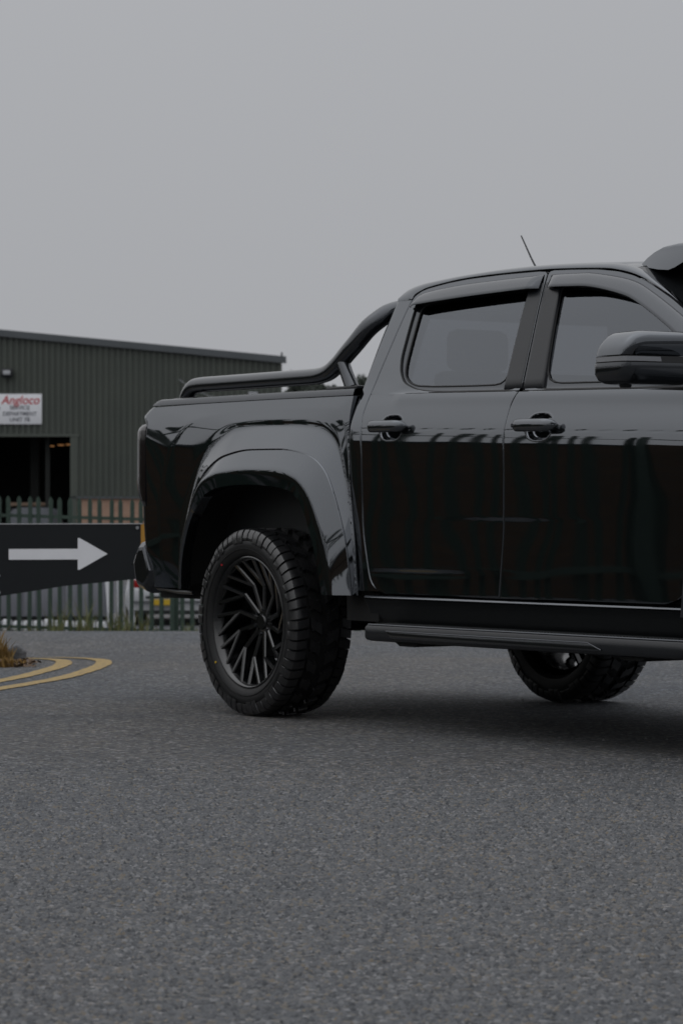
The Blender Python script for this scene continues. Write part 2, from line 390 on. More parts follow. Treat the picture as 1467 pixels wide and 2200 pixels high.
for (la, lb) in ((-17.5, -1.85), (-33.2, -17.5)):
    poly = [(la, roofz(la + .001) - .13), (lb, roofz(lb - .001) - .13), (lb, roofz(lb - .001) + .1), (la, roofz(la + .001) + .1)]
    MB().prism(poly, -.22, -.05).build('barge_board', M['fascia'], bld, smooth=False)
    lb = min(lb, -2.85)
    poly = [(la, roofz(la + .001) - .02), (lb, roofz(lb - .001) - .02), (lb, roofz(lb - .001) + .06), (la, roofz(la + .001) + .06)]
    MB().prism(poly, -.05, 24).build('roof_slope', M['fascia'], bld, smooth=False)
MB().prism([(-2.1, .05), (-2.02, .05), (-2.78, 24), (-2.9, 24)], 0, roofz(-2.0) - .15, axis='z').build('side_wall', M['cladding'], bld, smooth=False)
MB().box(-33.1, -33.0, .05, 24, 0, roofz(-33) - .05).build('side_wall', M['cladding'], bld, smooth=False)
MB().box(-33, -2.1, 23.8, 24, 0, 6.9).build('rear_wall', M['cladding'], bld, smooth=False)
MB().box(DR, DR + .22, -.06, .0, 0, DT).box(DL - .22, DL, -.06, 0, 0, DT).box(DL - .22, DR + .32, -.08, .02, DT, DT + .09).build('door_frame', M['cladding'], bld, smooth=False)
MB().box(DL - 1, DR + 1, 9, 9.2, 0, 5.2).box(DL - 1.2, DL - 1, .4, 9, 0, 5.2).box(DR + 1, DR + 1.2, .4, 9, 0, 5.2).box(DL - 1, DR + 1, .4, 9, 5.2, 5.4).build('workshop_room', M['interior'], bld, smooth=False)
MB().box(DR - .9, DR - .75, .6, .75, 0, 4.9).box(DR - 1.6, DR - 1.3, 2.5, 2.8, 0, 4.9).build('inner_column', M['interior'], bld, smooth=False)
for (u, z, y) in ((-10.05, 3.24, 3), (-9.8, 3.30, 4), (-9.45, 3.30, 3.4)):
    MB().box(u - .10, u + .10, y, y + .3, z + ZB, z + ZB + .035).build('strip_lamp', M['lampwarm'], bld, smooth=False)
# ridge-end finial and cable with a wall box on the right of the gable
MB().box(-2.03, -1.97, -.2, -.12, roofz(-2), roofz(-2) + .22).build('roof_corner_post', M['fascia'], bld, smooth=False)
cb = catmull([(-5.45, -.13, 5.42 + ZB), (-5.0, -.13, 5.12 + ZB), (-4.4, -.13, 4.86 + ZB), (-3.7, -.13, 4.78 + ZB), (-3.2, -.13, 4.84 + ZB), (-2.95, -.13, 4.93 + ZB)], 6)
MB().tube(cb, .012, 6).build('cable', M['galv'], bld)
MB().box(-3.12, -2.80, -.16, -.04, 4.80 + ZB, 5.0 + ZB, .015).build('junction_box', M['galv'], bld)

# workshop bench inside
o = MB().box(-1.3, 1.3, -.4, .4, .86, .95, .01).box(-1.25, -1.15, -.35, .35, 0, .86).box(1.15, 1.25, -.35, .35, 0, .86)
wb = empty('workbench', cp(102.5, -10.75, 1.12), RZV); tag(wb, 'beige topped bench inside the dark workshop doorway', 'workbench')
wb.location.z = -1.05 + .33
MB().box(-.62, .62, -.4, .4, 1.90, 2.02, .01).build('bench_top', M['beige'], wb)
for a in (-.55, .55): MB().box(a - .05, a + .05, -.35, .35, -.33, 1.90).build('leg', M['interior'], wb, smooth=False)

# wall sign
def text_mesh(txt, size, m, parent, loc, shear=0, sx=1, name='lettering', bold=0):
    cu = bpy.data.curves.new('t', 'FONT'); cu.body = txt; cu.size = size; cu.align_x = 'CENTER'; cu.align_y = 'CENTER'; cu.shear = shear; cu.extrude = .002; cu.offset = bold
    ob = bpy.data.objects.new('t', cu); COL.objects.link(ob); dg = bpy.context.evaluated_depsgraph_get()
    me = bpy.data.meshes.new_from_object(ob.evaluated_get(dg)); bpy.data.objects.remove(ob); me.materials.clear(); me.materials.append(m)
    o = link(name, me, parent); o.location = loc; o.rotation_euler = (R(90), 0, 0); o.scale = (sx, 1, 1); return o
sg = empty('wall_sign', cp(99.9, 0, 0), RZV); tag(sg, 'white rectangular sign with red and grey lettering on the green wall', 'sign')
k = 64.0; U = lambda u: (u - 733.5) / k; V = lambda v: .8935 + (1105 - v) / k
MB().box(U(-62), U(91), -.02, .02, V(911.5), V(846.5), .004).build('sign_board', M['white'], sg)
text_mesh('Angloco', .40, M['redprint'], sg, (U(45), -.024, V(860.5)), .25, .95, bold=.005)
for t, v, sx in (('SERVICE', 876.5, 1.0), ('DEPARTMENT', 889.5, .98), ('UNIT 7B', 902, 1.0)): text_mesh(t, .185, M['greyprint'], sg, (U(44), -.024, V(v)), 0, sx, bold=.004)
P = [(U(-10) + .17 * math.cos(a), V(877) + .17 * math.sin(a)) for a in np.linspace(0, 2 * math.pi, 24, endpoint=False)]
MB().prism(P, -.026, -.022).build('round_emblem', M['greyprint'], sg, smooth=False)
# floodlight above it
fl = empty('floodlight', cp(99.8, U(17.5), V(802)), RZV); tag(fl, 'small black floodlight with pale lens high on the green wall', 'light')
MB().box(-.21, .21, -.16, .02, -.15, .15, .03).build('housing', M['satin'], fl)
MB().box(-.12, .12, -.19, -.15, -.06, .08, .01).build('lens', M['floodlens'], fl)
MB().box(-.05, .05, 0, .2, -.05, .05).build('bracket', M['satin'], fl, smooth=False)

# ------------------------------------------------------------------ palisade fences
def pale_mesh(h, w=.068):
    sec = [(-w / 2, .012), (-w / 2 + .012, -.006), (-.012, -.004), (0, -.014), (.012, -.004), (w / 2 - .012, -.006), (w / 2, .012)]
    top = [h - .055, h - .028, h - .008, h, h - .008, h - .028, h - .055]
    me = bpy.data.meshes.new('pale'); n = len(sec)
    vs = [(x, y, 0) for x, y in sec] + [(x, y, t) for (x, y), t in zip(sec, top)]
    me.from_pydata(vs, [], [(i, i + 1, n + i + 1, n + i) for i in range(n - 1)]); me.materials.append(M['palegreen']); return me
def fence(name, origin, rz, length, h, slope, label, group, pitch=.154, jit=.0):
    f = empty(name, origin, rz); tag(f, label, 'fence', group)
    me = pale_mesh(h); n = int(length / pitch)
    for i in range(n):
        p = link('pale', me, f); x = i * pitch; p.location = (x, 0, slope * x); p.rotation_euler = (random.uniform(-.012, .012), random.uniform(-jit - .008, jit + .008), 0); p.location.x += random.uniform(-jit, jit)
    for zz in (.42, h - .30):
        MB().prism([(0, zz - .025), (length, zz - .025 + slope * length), (length, zz + .025 + slope * length), (0, zz + .025)], .016, .055).build('rail', M['palegreen'], f, smooth=False)
    x = .07
    while x < length:
        MB().box(x - .05, x + .05, .06, .16, 0 + slope * x, h + .05 + slope * x, .006).build('post', M['palegreen'], f); x += 2.76
    return f
o0 = cp(45, -8.1, -1.13)
fence('palisade_fence', o0, RZV, 15.4, 2.40, -.030, 'green palisade fence running behind the arrow board and pickup', 'green palisade fences')

# second boundary fence and brick unit on the photographer's side of the road (they show in the doors)
fa = Vector((-6.7, -1.7)); fb = Vector((.6, -12.4)); dvec = (fb - fa); flen = dvec.length
fence('palisade_fence', (fa.x, fa.y, -.02), math.atan2(dvec.y, dvec.x), flen, 2.40, 0, 'green palisade fence beside the road, mirrored in the pickup doors', 'green palisade fences', jit=.03)
ux, uy = dvec.x / flen, dvec.y / flen
bw = empty('garden_wall', (fa.x - .83 * 1.6, fa.y - .56 * 1.6, -.05), math.atan2(dvec.y, dvec.x)); tag(bw, 'dark brown brick wall behind the roadside fence, mirrored in the pickup doors', 'wall')
MB().box(-1.5, flen + 6, -.22, 0, 0, 1.62).build('brickwork', M['darkbrick'], bw, smooth=False)
MB().box(-1.55, flen + 6.05, -.26, .04, 1.62, 1.69, .01).build('coping', M['fascia'], bw, smooth=False)
for i in range(7): MB().box(i * 3.0 - .2, i * 3.0 + .2, -.3, .08, 0, 1.80).build('pier', M['darkbrick'], bw, smooth=False)

# ------------------------------------------------------------------ arrow board
ks = 320.0; S0 = cp(20, 0, 0); sb = empty('arrow_board', S0, RZV)
tag(sb, 'low charcoal sign board with white arrow pointing right, behind pickup tail', 'sign')
U = lambda u: (u - 733.5) / ks; V = lambda v: .8935 + (1105 - v) / ks
poly = [(U(-420), V(1330)), (U(0), V(1281)), (U(140), V(1259)), (U(303), V(1243)), (U(303), V(1126)), (U(-420), V(1127.5))]
MB().prism(poly, -.012, .012).build('panel', M['signdark'], sb, smooth=False)
MB().prism([(U(-420), V(1127.4)), (U(306), V(1125.9)), (U(306), V(1124.2)), (U(-420), V(1125.6))], -.016, .016).build('top_edge', M['alu'], sb, smooth=False)
poly = [(U(303.3), V(1242)), (U(360), V(1236)), (U(360), V(1126)), (U(303.3), V(1126))]
MB().prism(poly, -.012, .012).build('end_plate', M['orange'], sb, smooth=False)
arrow = [(20, 1179.5), (168, 1179), (168, 1156), (172, 1156), (232, 1190), (172, 1224), (168, 1224), (168, 1202), (20, 1202.5)]
MB().prism([(U(u), V(v)) for u, v in arrow], -.016, -.0125).build('arrow', M['white'], sb, smooth=False)
for (u, v) in ((-2, 1237), (-1, 1273), (296, 1134)):
    MB().lathe([(-.02, .001), (-.02, .010), (-.012, .012)], 10, (U(u), 0, V(v))).build('bolt', M['galv'], sb)
for lx in (U(-380), U(-110)):
    MB().box(lx - .03, lx + .03, .013, .073, -.2, V(1128), .005).build('post', M['galv'], sb)

# ------------------------------------------------------------------ vehicles in the yard
def simple_wheel(mb, x, y, r, w):
    mb.lathe([(-w / 2, r * .5), (-w / 2, r * .92), (-w / 2 + .02, r), (w / 2 - .02, r), (w / 2, r * .92), (w / 2, r * .5)], 20, (x, y, r))
# grey four by four facing us in front of the workshop door
v = empty('parked_van', cp(93, -9.75, -1.0), RZV); tag(v, 'grey high-roofed vehicle parked before the dark workshop doorway', 'van')
pr = [(-.90, .35), (-.92, .8), (-.90, 1.15), (-.80, 1.45), (-.66, 1.95), (-.56, 2.06), (-.3, 2.11), (.3, 2.11), (.56, 2.06), (.66, 1.95), (.80, 1.45), (.90, 1.15), (.92, .8), (.90, .35)]
P = []
for y, sx, sz in ((-1.0, .96, .55), (-.95, 1, .56), (-.2, 1, .60), (.35, .98, .97), (.6, .99, 1.0), (3.4, .99, 1.0), (3.5, .96, .98)): P.append([(x * sx, y, .35 + (z - .35) * sz) for x, z in pr])
b_ = MB().grid(P, closed_v=True); b_.f.append(tuple(range(len(pr)))); b_.f.append(tuple(len(b_.v) - len(pr) + i for i in range(len(pr)))[::-1])
b_.build('body', M['silver'], v)
MB().add([(-.72, -.22, 1.30), (.72, -.22, 1.30), (.58, .30, 1.93), (-.58, .30, 1.93)], [(0, 1, 2, 3)]).build('windscreen', M['vglass'], v, smooth=False)
for s_ in (-1, 1):
    MB().box(s_ * .62 - .14, s_ * .62 + .14, -1.04, -.98, .85, 1.0, .02).build('headlight', M['clear'], v)
    for y in (-.4, 2.6):
        q = MB(); simple_wheel(q, 0, 0, .36, .24); w_ = q.build('wheel', M['rubber'], v); w_.rotation_euler.z = R(90); w_.location = (s_ * .84, y, 0)
# white hatchback with yellow plate, tail to us
KV = 6400 / 52.0; U = lambda u: (u - 733.5) / KV
cx = (U(376)); v = empty('parked_car', cp(52, cx, -1.05), RZV); tag(v, 'white car with yellow number plate seen tail-on beneath the pickup bumper', 'car')
pr = [(-.80, .22), (-.86, .45), (-.86, .75), (-.80, .93), (-.62, 1.38), (-.45, 1.45), (.45, 1.45), (.62, 1.38), (.80, .93), (.86, .75), (.86, .45), (.80, .22)]
P = [[(x * sx, y, .22 + (z - .22) * sz) for x, z in pr] for y, sx, sz in ((0, .95, .62), (.04, 1, .66), (.35, 1, .98), (1.0, 1, 1), (2.2, 1, .97), (2.9, 1, .60), (3.8, .96, .52), (3.9, .9, .40))]
b_ = MB().grid(P, closed_v=True); b_.f.append(tuple(range(len(pr)))); b_.f.append(tuple(len(b_.v) - len(pr) + i for i in range(len(pr)))[::-1]); b_.build('body', M['whitepaint'], v)
MB().box(-.84, .84, -.10, .05, .42, .66, .03).build('rear_bumper', M['whitepaint'], v)
MB().box(-.80, .80, -.06, .1, .20, .27, .01).build('lower_valance', M['plastic'], v)
pl_ = MB().box(-.42, -.02, -.125, -.10, .36, .46, .004).build('number_plate', M['plate'], v, smooth=False)
MB().box(-.50, .10, -.115, -.09, .48, .52, .004).build('plate_recess', M['plastic'], v, smooth=False)
for s_ in (-1, 1):
    MB().box(s_ * .62 - .17, s_ * .62 + .17, -.03, .06, .66, .80, .02).build('tail_lamp', M['redlens'], v)
    for y in (.6, 3.1):
        q = MB(); simple_wheel(q, 0, 0, .30, .2); w_ = q.build('wheel', M['rubber'], v); w_.rotation_euler.z = R(90); w_.location = (s_ * .78, y, 0)
# grey panelled trailer behind the fence, under the arrow board
KV = 6400 / 48.0; U = lambda u: (u - 733.5) / KV; Vv = lambda v: .8935 + (1105 - v) / KV + 1.05
v = empty('panel_trailer', cp(48, 0, -1.05), RZV); tag(v, 'grey panelled trailer with white skirt behind the fence, below the arrow board', 'trailer')
x0, x1 = U(-40), U(228)
MB().box(x0, x1, .05, 2.0, Vv(1326), Vv(1215), .01).build('body', M['greypanel'], v, smooth=False)
n = 9
for i in range(n):
    a = x0 + (x1 - x0) * i / n; MB().box(a + .02, a + (x1 - x0) / n - .02, .025, .06, Vv(1324), Vv(1222), .008).build('panel', M['greypanel'], v)
MB().box(x0, x1, .03, .3, Vv(1332.5), Vv(1327), 0).build('dark_rail', M['under'], v, smooth=False)
for i in range(12):
    a = x0 + (x1 - x0) * i / 12; h_ = random.uniform(.15, .20)
    MB().box(a + .008, a + (x1 - x0) / 12 - .008, .0, .2, .06, .06 + h_, .03).build('skirt_block', M['white'], v)
MB().prism([(U(236), .0), (U(245), 0), (U(233), Vv(1230)), (U(225), Vv(1230))], -.05, .0).build('corner_post', M['white'], v, smooth=False)
for a in (x0 + .4, x1 - .5):
    q = MB(); simple_wheel(q, 0, 0, .22, .16); w_ = q.build('wheel', M['rubber'], v); w_.rotation_euler.z = R(90); w_.location = (a, .5, 0)
# pale upright boards leaning further right
for i, (u, w_, z1, lab) in enumerate(((258, .07, Vv(1235), 'thin pale upright board left of the white parked car'), (283, .09, Vv(1240), 'wider pale upright board beside the white parked car'))):
    o = MB().prism([(-w_ / 2, .25), (w_ / 2, .25), (w_ / 2 - .02, z1), (-w_ / 2 - .02, z1)], 0, .04).prism([(-.05, 0), (.05, 0), (.05, .26), (-.05, .26)], -.04, .08).build('upright_board', M['white'], None, smooth=False)
    o.location = cp(49, U(u) * 49 / 48, -1.05); o.rotation_euler.z = RZV; tag(o, lab, 'board', 'pale boards behind the fence')

# ------------------------------------------------------------------ trees beyond the building
def tree(name, s, l, h, rad, n, label, nleaf=.30):
    t = empty(name, cp(s, l, -1.05)); tag(t, label, 'tree', 'trees beyond the yard')
    tm = MB().tube([(0, 0, 0), (.05, 0, h * .35), (-.05, .08, h * .7)], [.22, .16, .07], 8)
    cl = []
    for k in range(9):
        a = rng.random() * 6.28; rr = rad * (.25 + .6 * rng.random()); zz = h * (.45 + .45 * rng.random())
        cl.append((rr * math.cos(a) * .8, rr * math.sin(a) * .8, zz, rad * (.28 + .25 * rng.random())))
        tm.tube([(0, 0, h * .35), (cl[-1][0] * .6, cl[-1][1] * .6, zz * .85), cl[-1][:3]], [.08, .05, .02], 5)
    cl.append((0, 0, h * .86, rad * .42)); tm.build('trunk', M['bark'], t)
    mb = MB()
    for k in range(n):
        c = cl[int(rng.random() * len(cl))]; d = rng.normal(size=3); d /= np.linalg.norm(d); q = np.array(c[:3]) + d * c[3] * (rng.random() ** .35)
        a = rng.normal(size=3); a /= np.linalg.norm(a); b = np.cross(a, d); b /= (np.linalg.norm(b) + 1e-6); sz = nleaf * (.5 + .8 * rng.random())
        mb.add([q - a * sz * .5, q + b * sz * .28, q + a * sz * .5, q - b * sz * .28], [(0, 1, 2, 3)])
    mb.build('crown', M['tree'], t, smooth=False)
T_ = lambda u, s: (u - 733.5) * s / 6400
tree('broadleaf_tree', 150, T_(652, 150), 9.9, 1.3, 1500, 'dark tree just right of the workshop roof end')
tree('broadleaf_tree', 165, T_(683, 165), 10.4, 1.4, 1500, 'dark tree close behind the sports bar bend')
tree('broadleaf_tree', 160, T_(742, 160), 9.3, 1.5, 1500, 'low dark tree behind the sports bar strut')
tree('broadleaf_tree', 155, T_(778, 155), 10.0, 1.2, 1500, 'dark tree showing between sports bar and cab')
tree('broadleaf_tree', 170, T_(716, 170), 9.2, 1.6, 1500, 'lowest dark tree seen under the sports bar')
tree('broadleaf_tree', 175, T_(632, 175), 10.9, 1.0, 1200, 'small dark tree touching the workshop roof corner')

def conifer(x, y, z0, h, rad, label, group='conifers across the road'):
    t = empty('conifer_tree', (x, y, z0)); tag(t, label, 'tree', group)
    MB().tube([(0, 0, 0), (0, 0, h * .5), (0, 0, h * .95)], [.2, .13, .03], 8).build('trunk', M['bark'], t)
    mb = MB()
    for k in range(900):
        z = h * (.10 + .9 * rng.random() ** .8); r = rad * (1 - z / h) * (.35 + .65 * rng.random()) + .05; a = rng.random() * 6.28
        q = np.array((r * math.cos(a), r * math.sin(a), z)); d = np.array((math.cos(a), math.sin(a), -.35)); s2 = np.array((-math.sin(a), math.cos(a), 0)); sz = .35 + .35 * rng.random()
        mb.add([q - d * sz * .6, q + s2 * sz * .4, q + d * sz * .8, q - s2 * sz * .4], [(0, 1, 2, 3)])
    mb.build('crown', M['tree'], t, smooth=False)
for i, (x, y, h) in enumerate(((14, -30, 6.5), (18.5, -27, 7.6), (23, -25.5, 6.2), (28, -22, 8.0), (32, -18.5, 6.8), (35, -14, 7.4), (38, -9, 6.4), (39.5, -4, 7.2), (8.5, -32, 7.0), (3, -33, 6.4))):
    conifer(x, y, 0, h * 1.35, 2.6, '%s dark conifer from the left in the row behind the photographer' % 'third fourth fifth sixth seventh eighth ninth tenth second first'.split()[i])
for i in range(9):  # unseen row, added to darken what the tail lamp and bed reflect
    q = cp(64 - i * 2.5, -27 - i * 4.2); conifer(q.x, q.y, -1.0, 9.5 + 2 * rng.random(), 3.0, '%s dark conifer from the right in the unseen row left of the workshop, added to darken reflections' % 'first second third fourth fifth sixth seventh eighth ninth'.split()[i], 'unseen conifers added left of the workshop')
# ------------------------------------------------------------------ weeds, boulder, leaf litter
def blades(mb, p, h, n, spread, w=.012):
    for k in range(n):
        a = rng.random() * 6.28; r = spread * math.sqrt(rng.random()); b = np.array((p[0] + r * math.cos(a), p[1] + r * math.sin(a), p[2]))
        hh = h * (.4 + .8 * rng.random()); le = np.array((rng.normal() * .25, rng.normal() * .25, 0)) * hh
        t = np.array((math.cos(a * 3), math.sin(a * 3), 0)) * w * (.6 + rng.random())
        mid = b + le * .35 + (0, 0, hh * .55); tip = b + le + (0, 0, hh)
        mb.add([b - t, b + t, mid + t * .7, mid - t * .7, tip], [(0, 1, 2, 3), (3, 2, 4)])
mb = MB()
for u, h in [(40, .35), (75, .45), (110, .4), (118, .75), (125, .6), (160, .7), (178, .65), (185, .8), (205, .4), (245, .55), (258, .6), (268, .55), (280, .6), (300, .45), (310, .55), (330, .4), (350, .35), (395, .4), (405, .35), (420, .3), (20, .3), (0, .3), (-20, .3), (60, .3), (140, .4), (225, .35), (440, .3), (460, .3), (770, .25), (785, .3)]:
    for q in range(2):
        s = 43.6 + 1.0 * rng.random(); p = cp(s, (u + rng.normal() * 6 - 733.5) * s / 6400, -1.05); blades(mb, p, h * .85, 10, .07, .011)
o = mb.build('weeds', M['greenleaf'], smooth=False); tag(o, 'tall green weeds growing along the foot of the fence', 'weeds', kind='stuff')

def boulder(name, p, rx, ry, rz_, label, seed):
    bm = bmesh.new(); bmesh.ops.create_icosphere(bm, subdivisions=4, radius=1); rr = np.random.default_rng(seed); dirs = rr.normal(size=(14, 3)); dirs /= np.linalg.norm(dirs, axis=1)[:, None]
    for v in bm.verts:
        c = np.array(v.co); k = 1.0
        for d in dirs: k = min(k, .80 / max(float(c @ d), .3) if c @ d > .8 else k)
        c = c * k; v.co = Vector((c[0] * rx, c[1] * ry, max(c[2], -.35) * rz_))
    me = bpy.data.meshes.new(name); bm.to_mesh(me); bm.free(); me.shade_smooth(); me.materials.append(M['rock'])
    o = link(name, me); o.location = p; o.rotation_euler.z = .5; tag(o, label, 'boulder'); return o
pb = cp(17.9, (36 - 733.5) * 17.9 / 6400, .05)
boulder('boulder', pb, .068, .06, .075, 'small grey boulder among dry leaves beside the yellow lines', 3)
mb = MB()
for k in range(520):
    s = 17.35 + .75 * rng.random(); u = -130 + 225 * rng.random() ** .8
    if u > 60 + 30 * rng.random(): continue
    q = cp(s, (u - 733.5) * s / 6400, 0); hgt = .006 + .05 * rng.random() * max(0, 1 - (u + 40) / 150)
    c = np.array((q.x, q.y, gz(q.x, q.y) + hgt)); a = rng.normal(size=3); a[2] *= .4; a /= np.linalg.norm(a); b = np.cross(a, (0, 0, 1)) + rng.normal(size=3) * .3; b /= np.linalg.norm(b); sz = .012 + .013 * rng.random()
    mb.add([c - a * sz, c + b * sz * .6, c + a * sz, c - b * sz * .6], [(0, 1, 2), (0, 2, 3)])
o = mb.build('leaf_litter', M['dryleaf'], smooth=False); tag(o, 'brown dead leaves drifted round the boulder by the yellow lines', 'leaf litter', kind='stuff')
mb = MB()
for u, s, h in ((-6, 17.7, .17), (4, 17.9, .15), (-16, 17.6, .2), (14, 17.75, .09), (-30, 17.8, .2), (28, 17.45, .045), (44, 17.5, .04), (10, 17.4, .06)):
    blades(mb, cp(s, (u - 733.5) * s / 6400, 0), h, 60, .035, .006)
o = mb.build('dry_weed', M['goldleaf'], smooth=False); tag(o, 'yellow-brown dying weed tuft at the left edge beside the boulder', 'weed', kind='stuff')

# ------------------------------------------------------------------ the pickup
TR = empty('pickup_truck', (0, 0, 0)); tag(TR, 'black lifted double-cab pickup with sports bar and off-road tyres', 'pickup truck')

_lo = pchip([.30, .50, .535, .562, .60, .66, .74, .84, .94, 1.04, 1.14, 1.19, 1.205, 1.22, 1.235, 1.2535],
            [.86, .868, .895, .9150, .9158, .9166, .9175, .9186, .9208, .9240, .9262, .9271, .9269, .9263, .9251, .9229])
_up = pchip([1.2565, 1.265, 1.28, 1.30, 1.35, 1.4000, 1.4045, 1.45, 1.52, 1.60, 1.70, 1.80, 1.86, 2.0], [.9225, .9208, .9172, .9114, .8945, .8765, .8690, .8500, .8235, .7925, .7530, .7115, .6870, .62])
_us = pchip([1.2565, 1.265, 1.28, 1.30, 1.35, 1.40, 1.45, 1.52, 1.60, 1.70, 1.80, 1.86, 2.0], [.9225, .9208, .9172, .9114, .8930, .8710, .8500, .8235, .7925, .7530, .7115, .6870, .62])
def cabW(x, z):
    x = np.asarray(x, float); z = np.asarray(z, float)
    q = z + (x - .78) * (.029 * ss(z, .65, 1.2) - .0078 * ss(z, 1.27, 1.37)) * (1 - .5 * ss(z, 1.4, 1.8))
    k = ss(x, .93, 1.02); w = np.where(q < 1.255, _lo(q), _up(q) * k + _us(q) * (1 - k))
    w = w - .0019 * np.exp(-((x - 1.75) / .42) ** 2) * (1 - ss(q, .868, .900)) * ss(q, .70, .85) - .0018 * np.exp(-((x - 1.15) / .40) ** 2) * (1 - ss(q, .645, .675))
    w = w + .0003 * np.sin(6.3 * x + 4 * z) * np.sin(9 * z + 1.3 * x) + .00016 * np.sin(15 * x - 5 * z)
    w = w - .0016 * np.exp(-((q - 1.255) / .0016) ** 2)
    return w - .010 * ((x - 1.6) / 1.3) ** 2 * (x > 1.6) - .004 * ((x - 1.6) / .9) ** 2 * (x <= 1.6)
HANDLES = ((.998, 1.2535), (1.998, 1.2340))
def hem_rows(P, d=.016, e=.0035, notop=False):
    """turn the rim of a panel grid (rows of Vectors at -y side) inwards so that shut lines have depth"""
    def off(p, k): return Vector((p[0], p[1] + k, p[2]))
    def ext(A, B, k):     # point beyond B away from A
        t = (Vector(B) - Vector(A)); t = t.normalized() if t.length > 1e-9 else Vector((0, 0, 0)); return Vector(B) + t * k
    out = []
    for r in P:
        r = [Vector(p) for p in r]
        a = ext(r[1], r[0], e); b = ext(r[-2], r[-1], e)
        out.append([off(a, d), off(a, e)] + r + [off(b, e), off(b, d)])
    top = [ext(out[1][j], out[0][j], e) for j in range(len(out[0]))]; bot = [ext(out[-2][j], out[-1][j], e) for j in range(len(out[0]))]
    return [[off(p, d) for p in top], [off(p, e) for p in top]] + out + ([] if notop else [[off(p, e) for p in bot], [off(p, d) for p in bot]])

def rowpatch(zs, xr, xf, cols, Wf, hem=True, dy=0):
    P = []
    for z_ in zs:
        row = []
        for c in cols:
            x = xr(z_) + (xf(z_) - xr(z_)) * c
            zz = z_(x) if callable(z_) else z_
            row.append(Vector((x, -(float(Wf(x, zz)) + dy), zz)))
        P.append(row)
    return hem_rows(P) if hem else P

def lin(pts):
    a = np.array(pts, float); o = np.argsort(a[:, 0]); return lambda z: float(np.interp(z, a[o, 0], a[o, 1]))
def curvef(pts):
    a = np.array(pts, float); o = np.argsort(a[:, 0]); f = pchip(a[o, 0], a[o, 1]); return lambda z: float(f(z))
zrows = sorted(set([.562, .566, .572, .58, .59, .60, .615, .63] + list(np.arange(.636, .69, .004)) + list(np.arange(.70, .86, .02)) + list(np.arange(.86, .945, .0045)) + list(np.arange(.95, 1.17, .02)) + list(np.arange(1.17, 1.32, .0042)) + list(np.arange(1.32, 1.375, .012)) + [1.380]))
def ztop_fit(z, x):   # the belt falls towards the front: stretch the rows above the crease
    k = ss(z, 1.30, 1.38); return z + k * ((1.391 - .0212 * (x - 1.231)) - 1.380 - .001)
class DoorP:
    pass
def door_panel(xr, xf, hx):
    """lower skin of a door between its rear and front shut lines"""
    zmid = 1.0
    w = xf(1.25) - xr(1.25); h0 = (hx - xr(1.25)) / w
    dense = np.linspace(h0 - .10 / w, h0 + .10 / w, 42)
    cols = sorted(set([0, .004, .012] + list(np.linspace(.03, .97, 46)) + [.988, .996, 1] + list(dense)))
    cols = [c for c in cols if 0 <= c <= 1]
    P = []
    for z in zrows:
        row = []
        for c in cols:
            x = xr(z) + (xf(z) - xr(z)) * c; zz = float(ztop_fit(z, x)); row.append(Vector((x, -float(cabW(x, zz)), zz)))
        P.append(row)
    return hem_rows(P, notop=True)

def smoothloop(pts, k, passes=3):
    P = np.array(pts, float); n = len(P); out = []
    for i in range(n):
        for j in range(k): out.append(P[i] + (P[(i + 1) % n] - P[i]) * j / k)
    A = np.array(out)
    for _ in range(passes): A = .25 * np.roll(A, 1, 0) + .5 * A + .25 * np.roll(A, -1, 0)
    return list(A)
def ring_patch(O, I, k, loops, Wf, dy0=0, dy1=0, lip=.014, extra=.004):
    O = smoothloop(O, k, 1); I = smoothloop(I, k, 3); P = []
    f0 = [(-.004, .016), (-.0035, .004)]
    for t in np.linspace(0, 1, loops):
        row = []
        for o, i in zip(O, I):
            p = o + (i - o) * t; row.append(Vector((p[0], -(float(Wf(p[0], p[1])) + dy0 + (dy1 - dy0) * t), p[1])))
        P.append(row)
    P.insert(0, [p + Vector((0, .016, 0)) if p[2] > 1.43 else Vector((p[0], -(float(Wf(p[0], p[2] - .005)) + dy0 - .0006), p[2] - .005)) for p in P[0]])
    P.append([p + Vector((0, lip, 0)) for p in P[-1]])
    return P
def disc_patch(I, k, loops, Wf, dy):
    I = smoothloop(I, k); c = sum(I) / len(I); P = []
    for t in np.linspace(0, .999, loops):
        row = []
        for i in I:
            p = i + (c - i) * t; row.append(Vector((p[0], -(float(Wf(p[0], p[1])) + dy), p[1])))
        P.append(row)
    return P
def loop3(I, k, Wf, dy):
    return [Vector((p[0], -(float(Wf(p[0], p[1])) + dy), p[1])) for p in smoothloop(I, k)]

# ---- rear door -------------------------------------------------------------
rr_ = curvef([(.557, .975), (.566, .925), (.575, .894), (.60, .858), (.627, .838), (.723, .814), (.80, .797), (.87, .789), (1.0, .787), (1.161, .787), (1.259, .779), (1.313, .768), (1.40, .772)])
rf_ = curvef([(.55, 1.732), (.70, 1.752), (.90, 1.768), (1.05, 1.774), (1.26, 1.776), (1.32, 1.780), (1.36, 1.797), (1.40, 1.817)])
ff_r = lambda z: rf_(z) + .009
ff_f = curvef([(.557, 2.70), (.566, 2.76), (.58, 2.81), (.62, 2.86), (.70, 2.885), (.9, 2.905), (1.2, 2.93), (1.40, 2.955)])
RO = [(.772, 1.3997), (.780, 1.44), (.788, 1.49), (.803, 1.565), (.819, 1.648), (.835, 1.73), (.847, 1.787), (.862, 1.818), (.90, 1.837), (.946, 1.847), (1.08, 1.861), (1.214, 1.869), (1.45, 1.872), (1.750, 1.868), (1.754, 1.80), (1.786, 1.60), (1.816, 1.3776), (1.60, 1.3822), (1.231, 1.3900)]
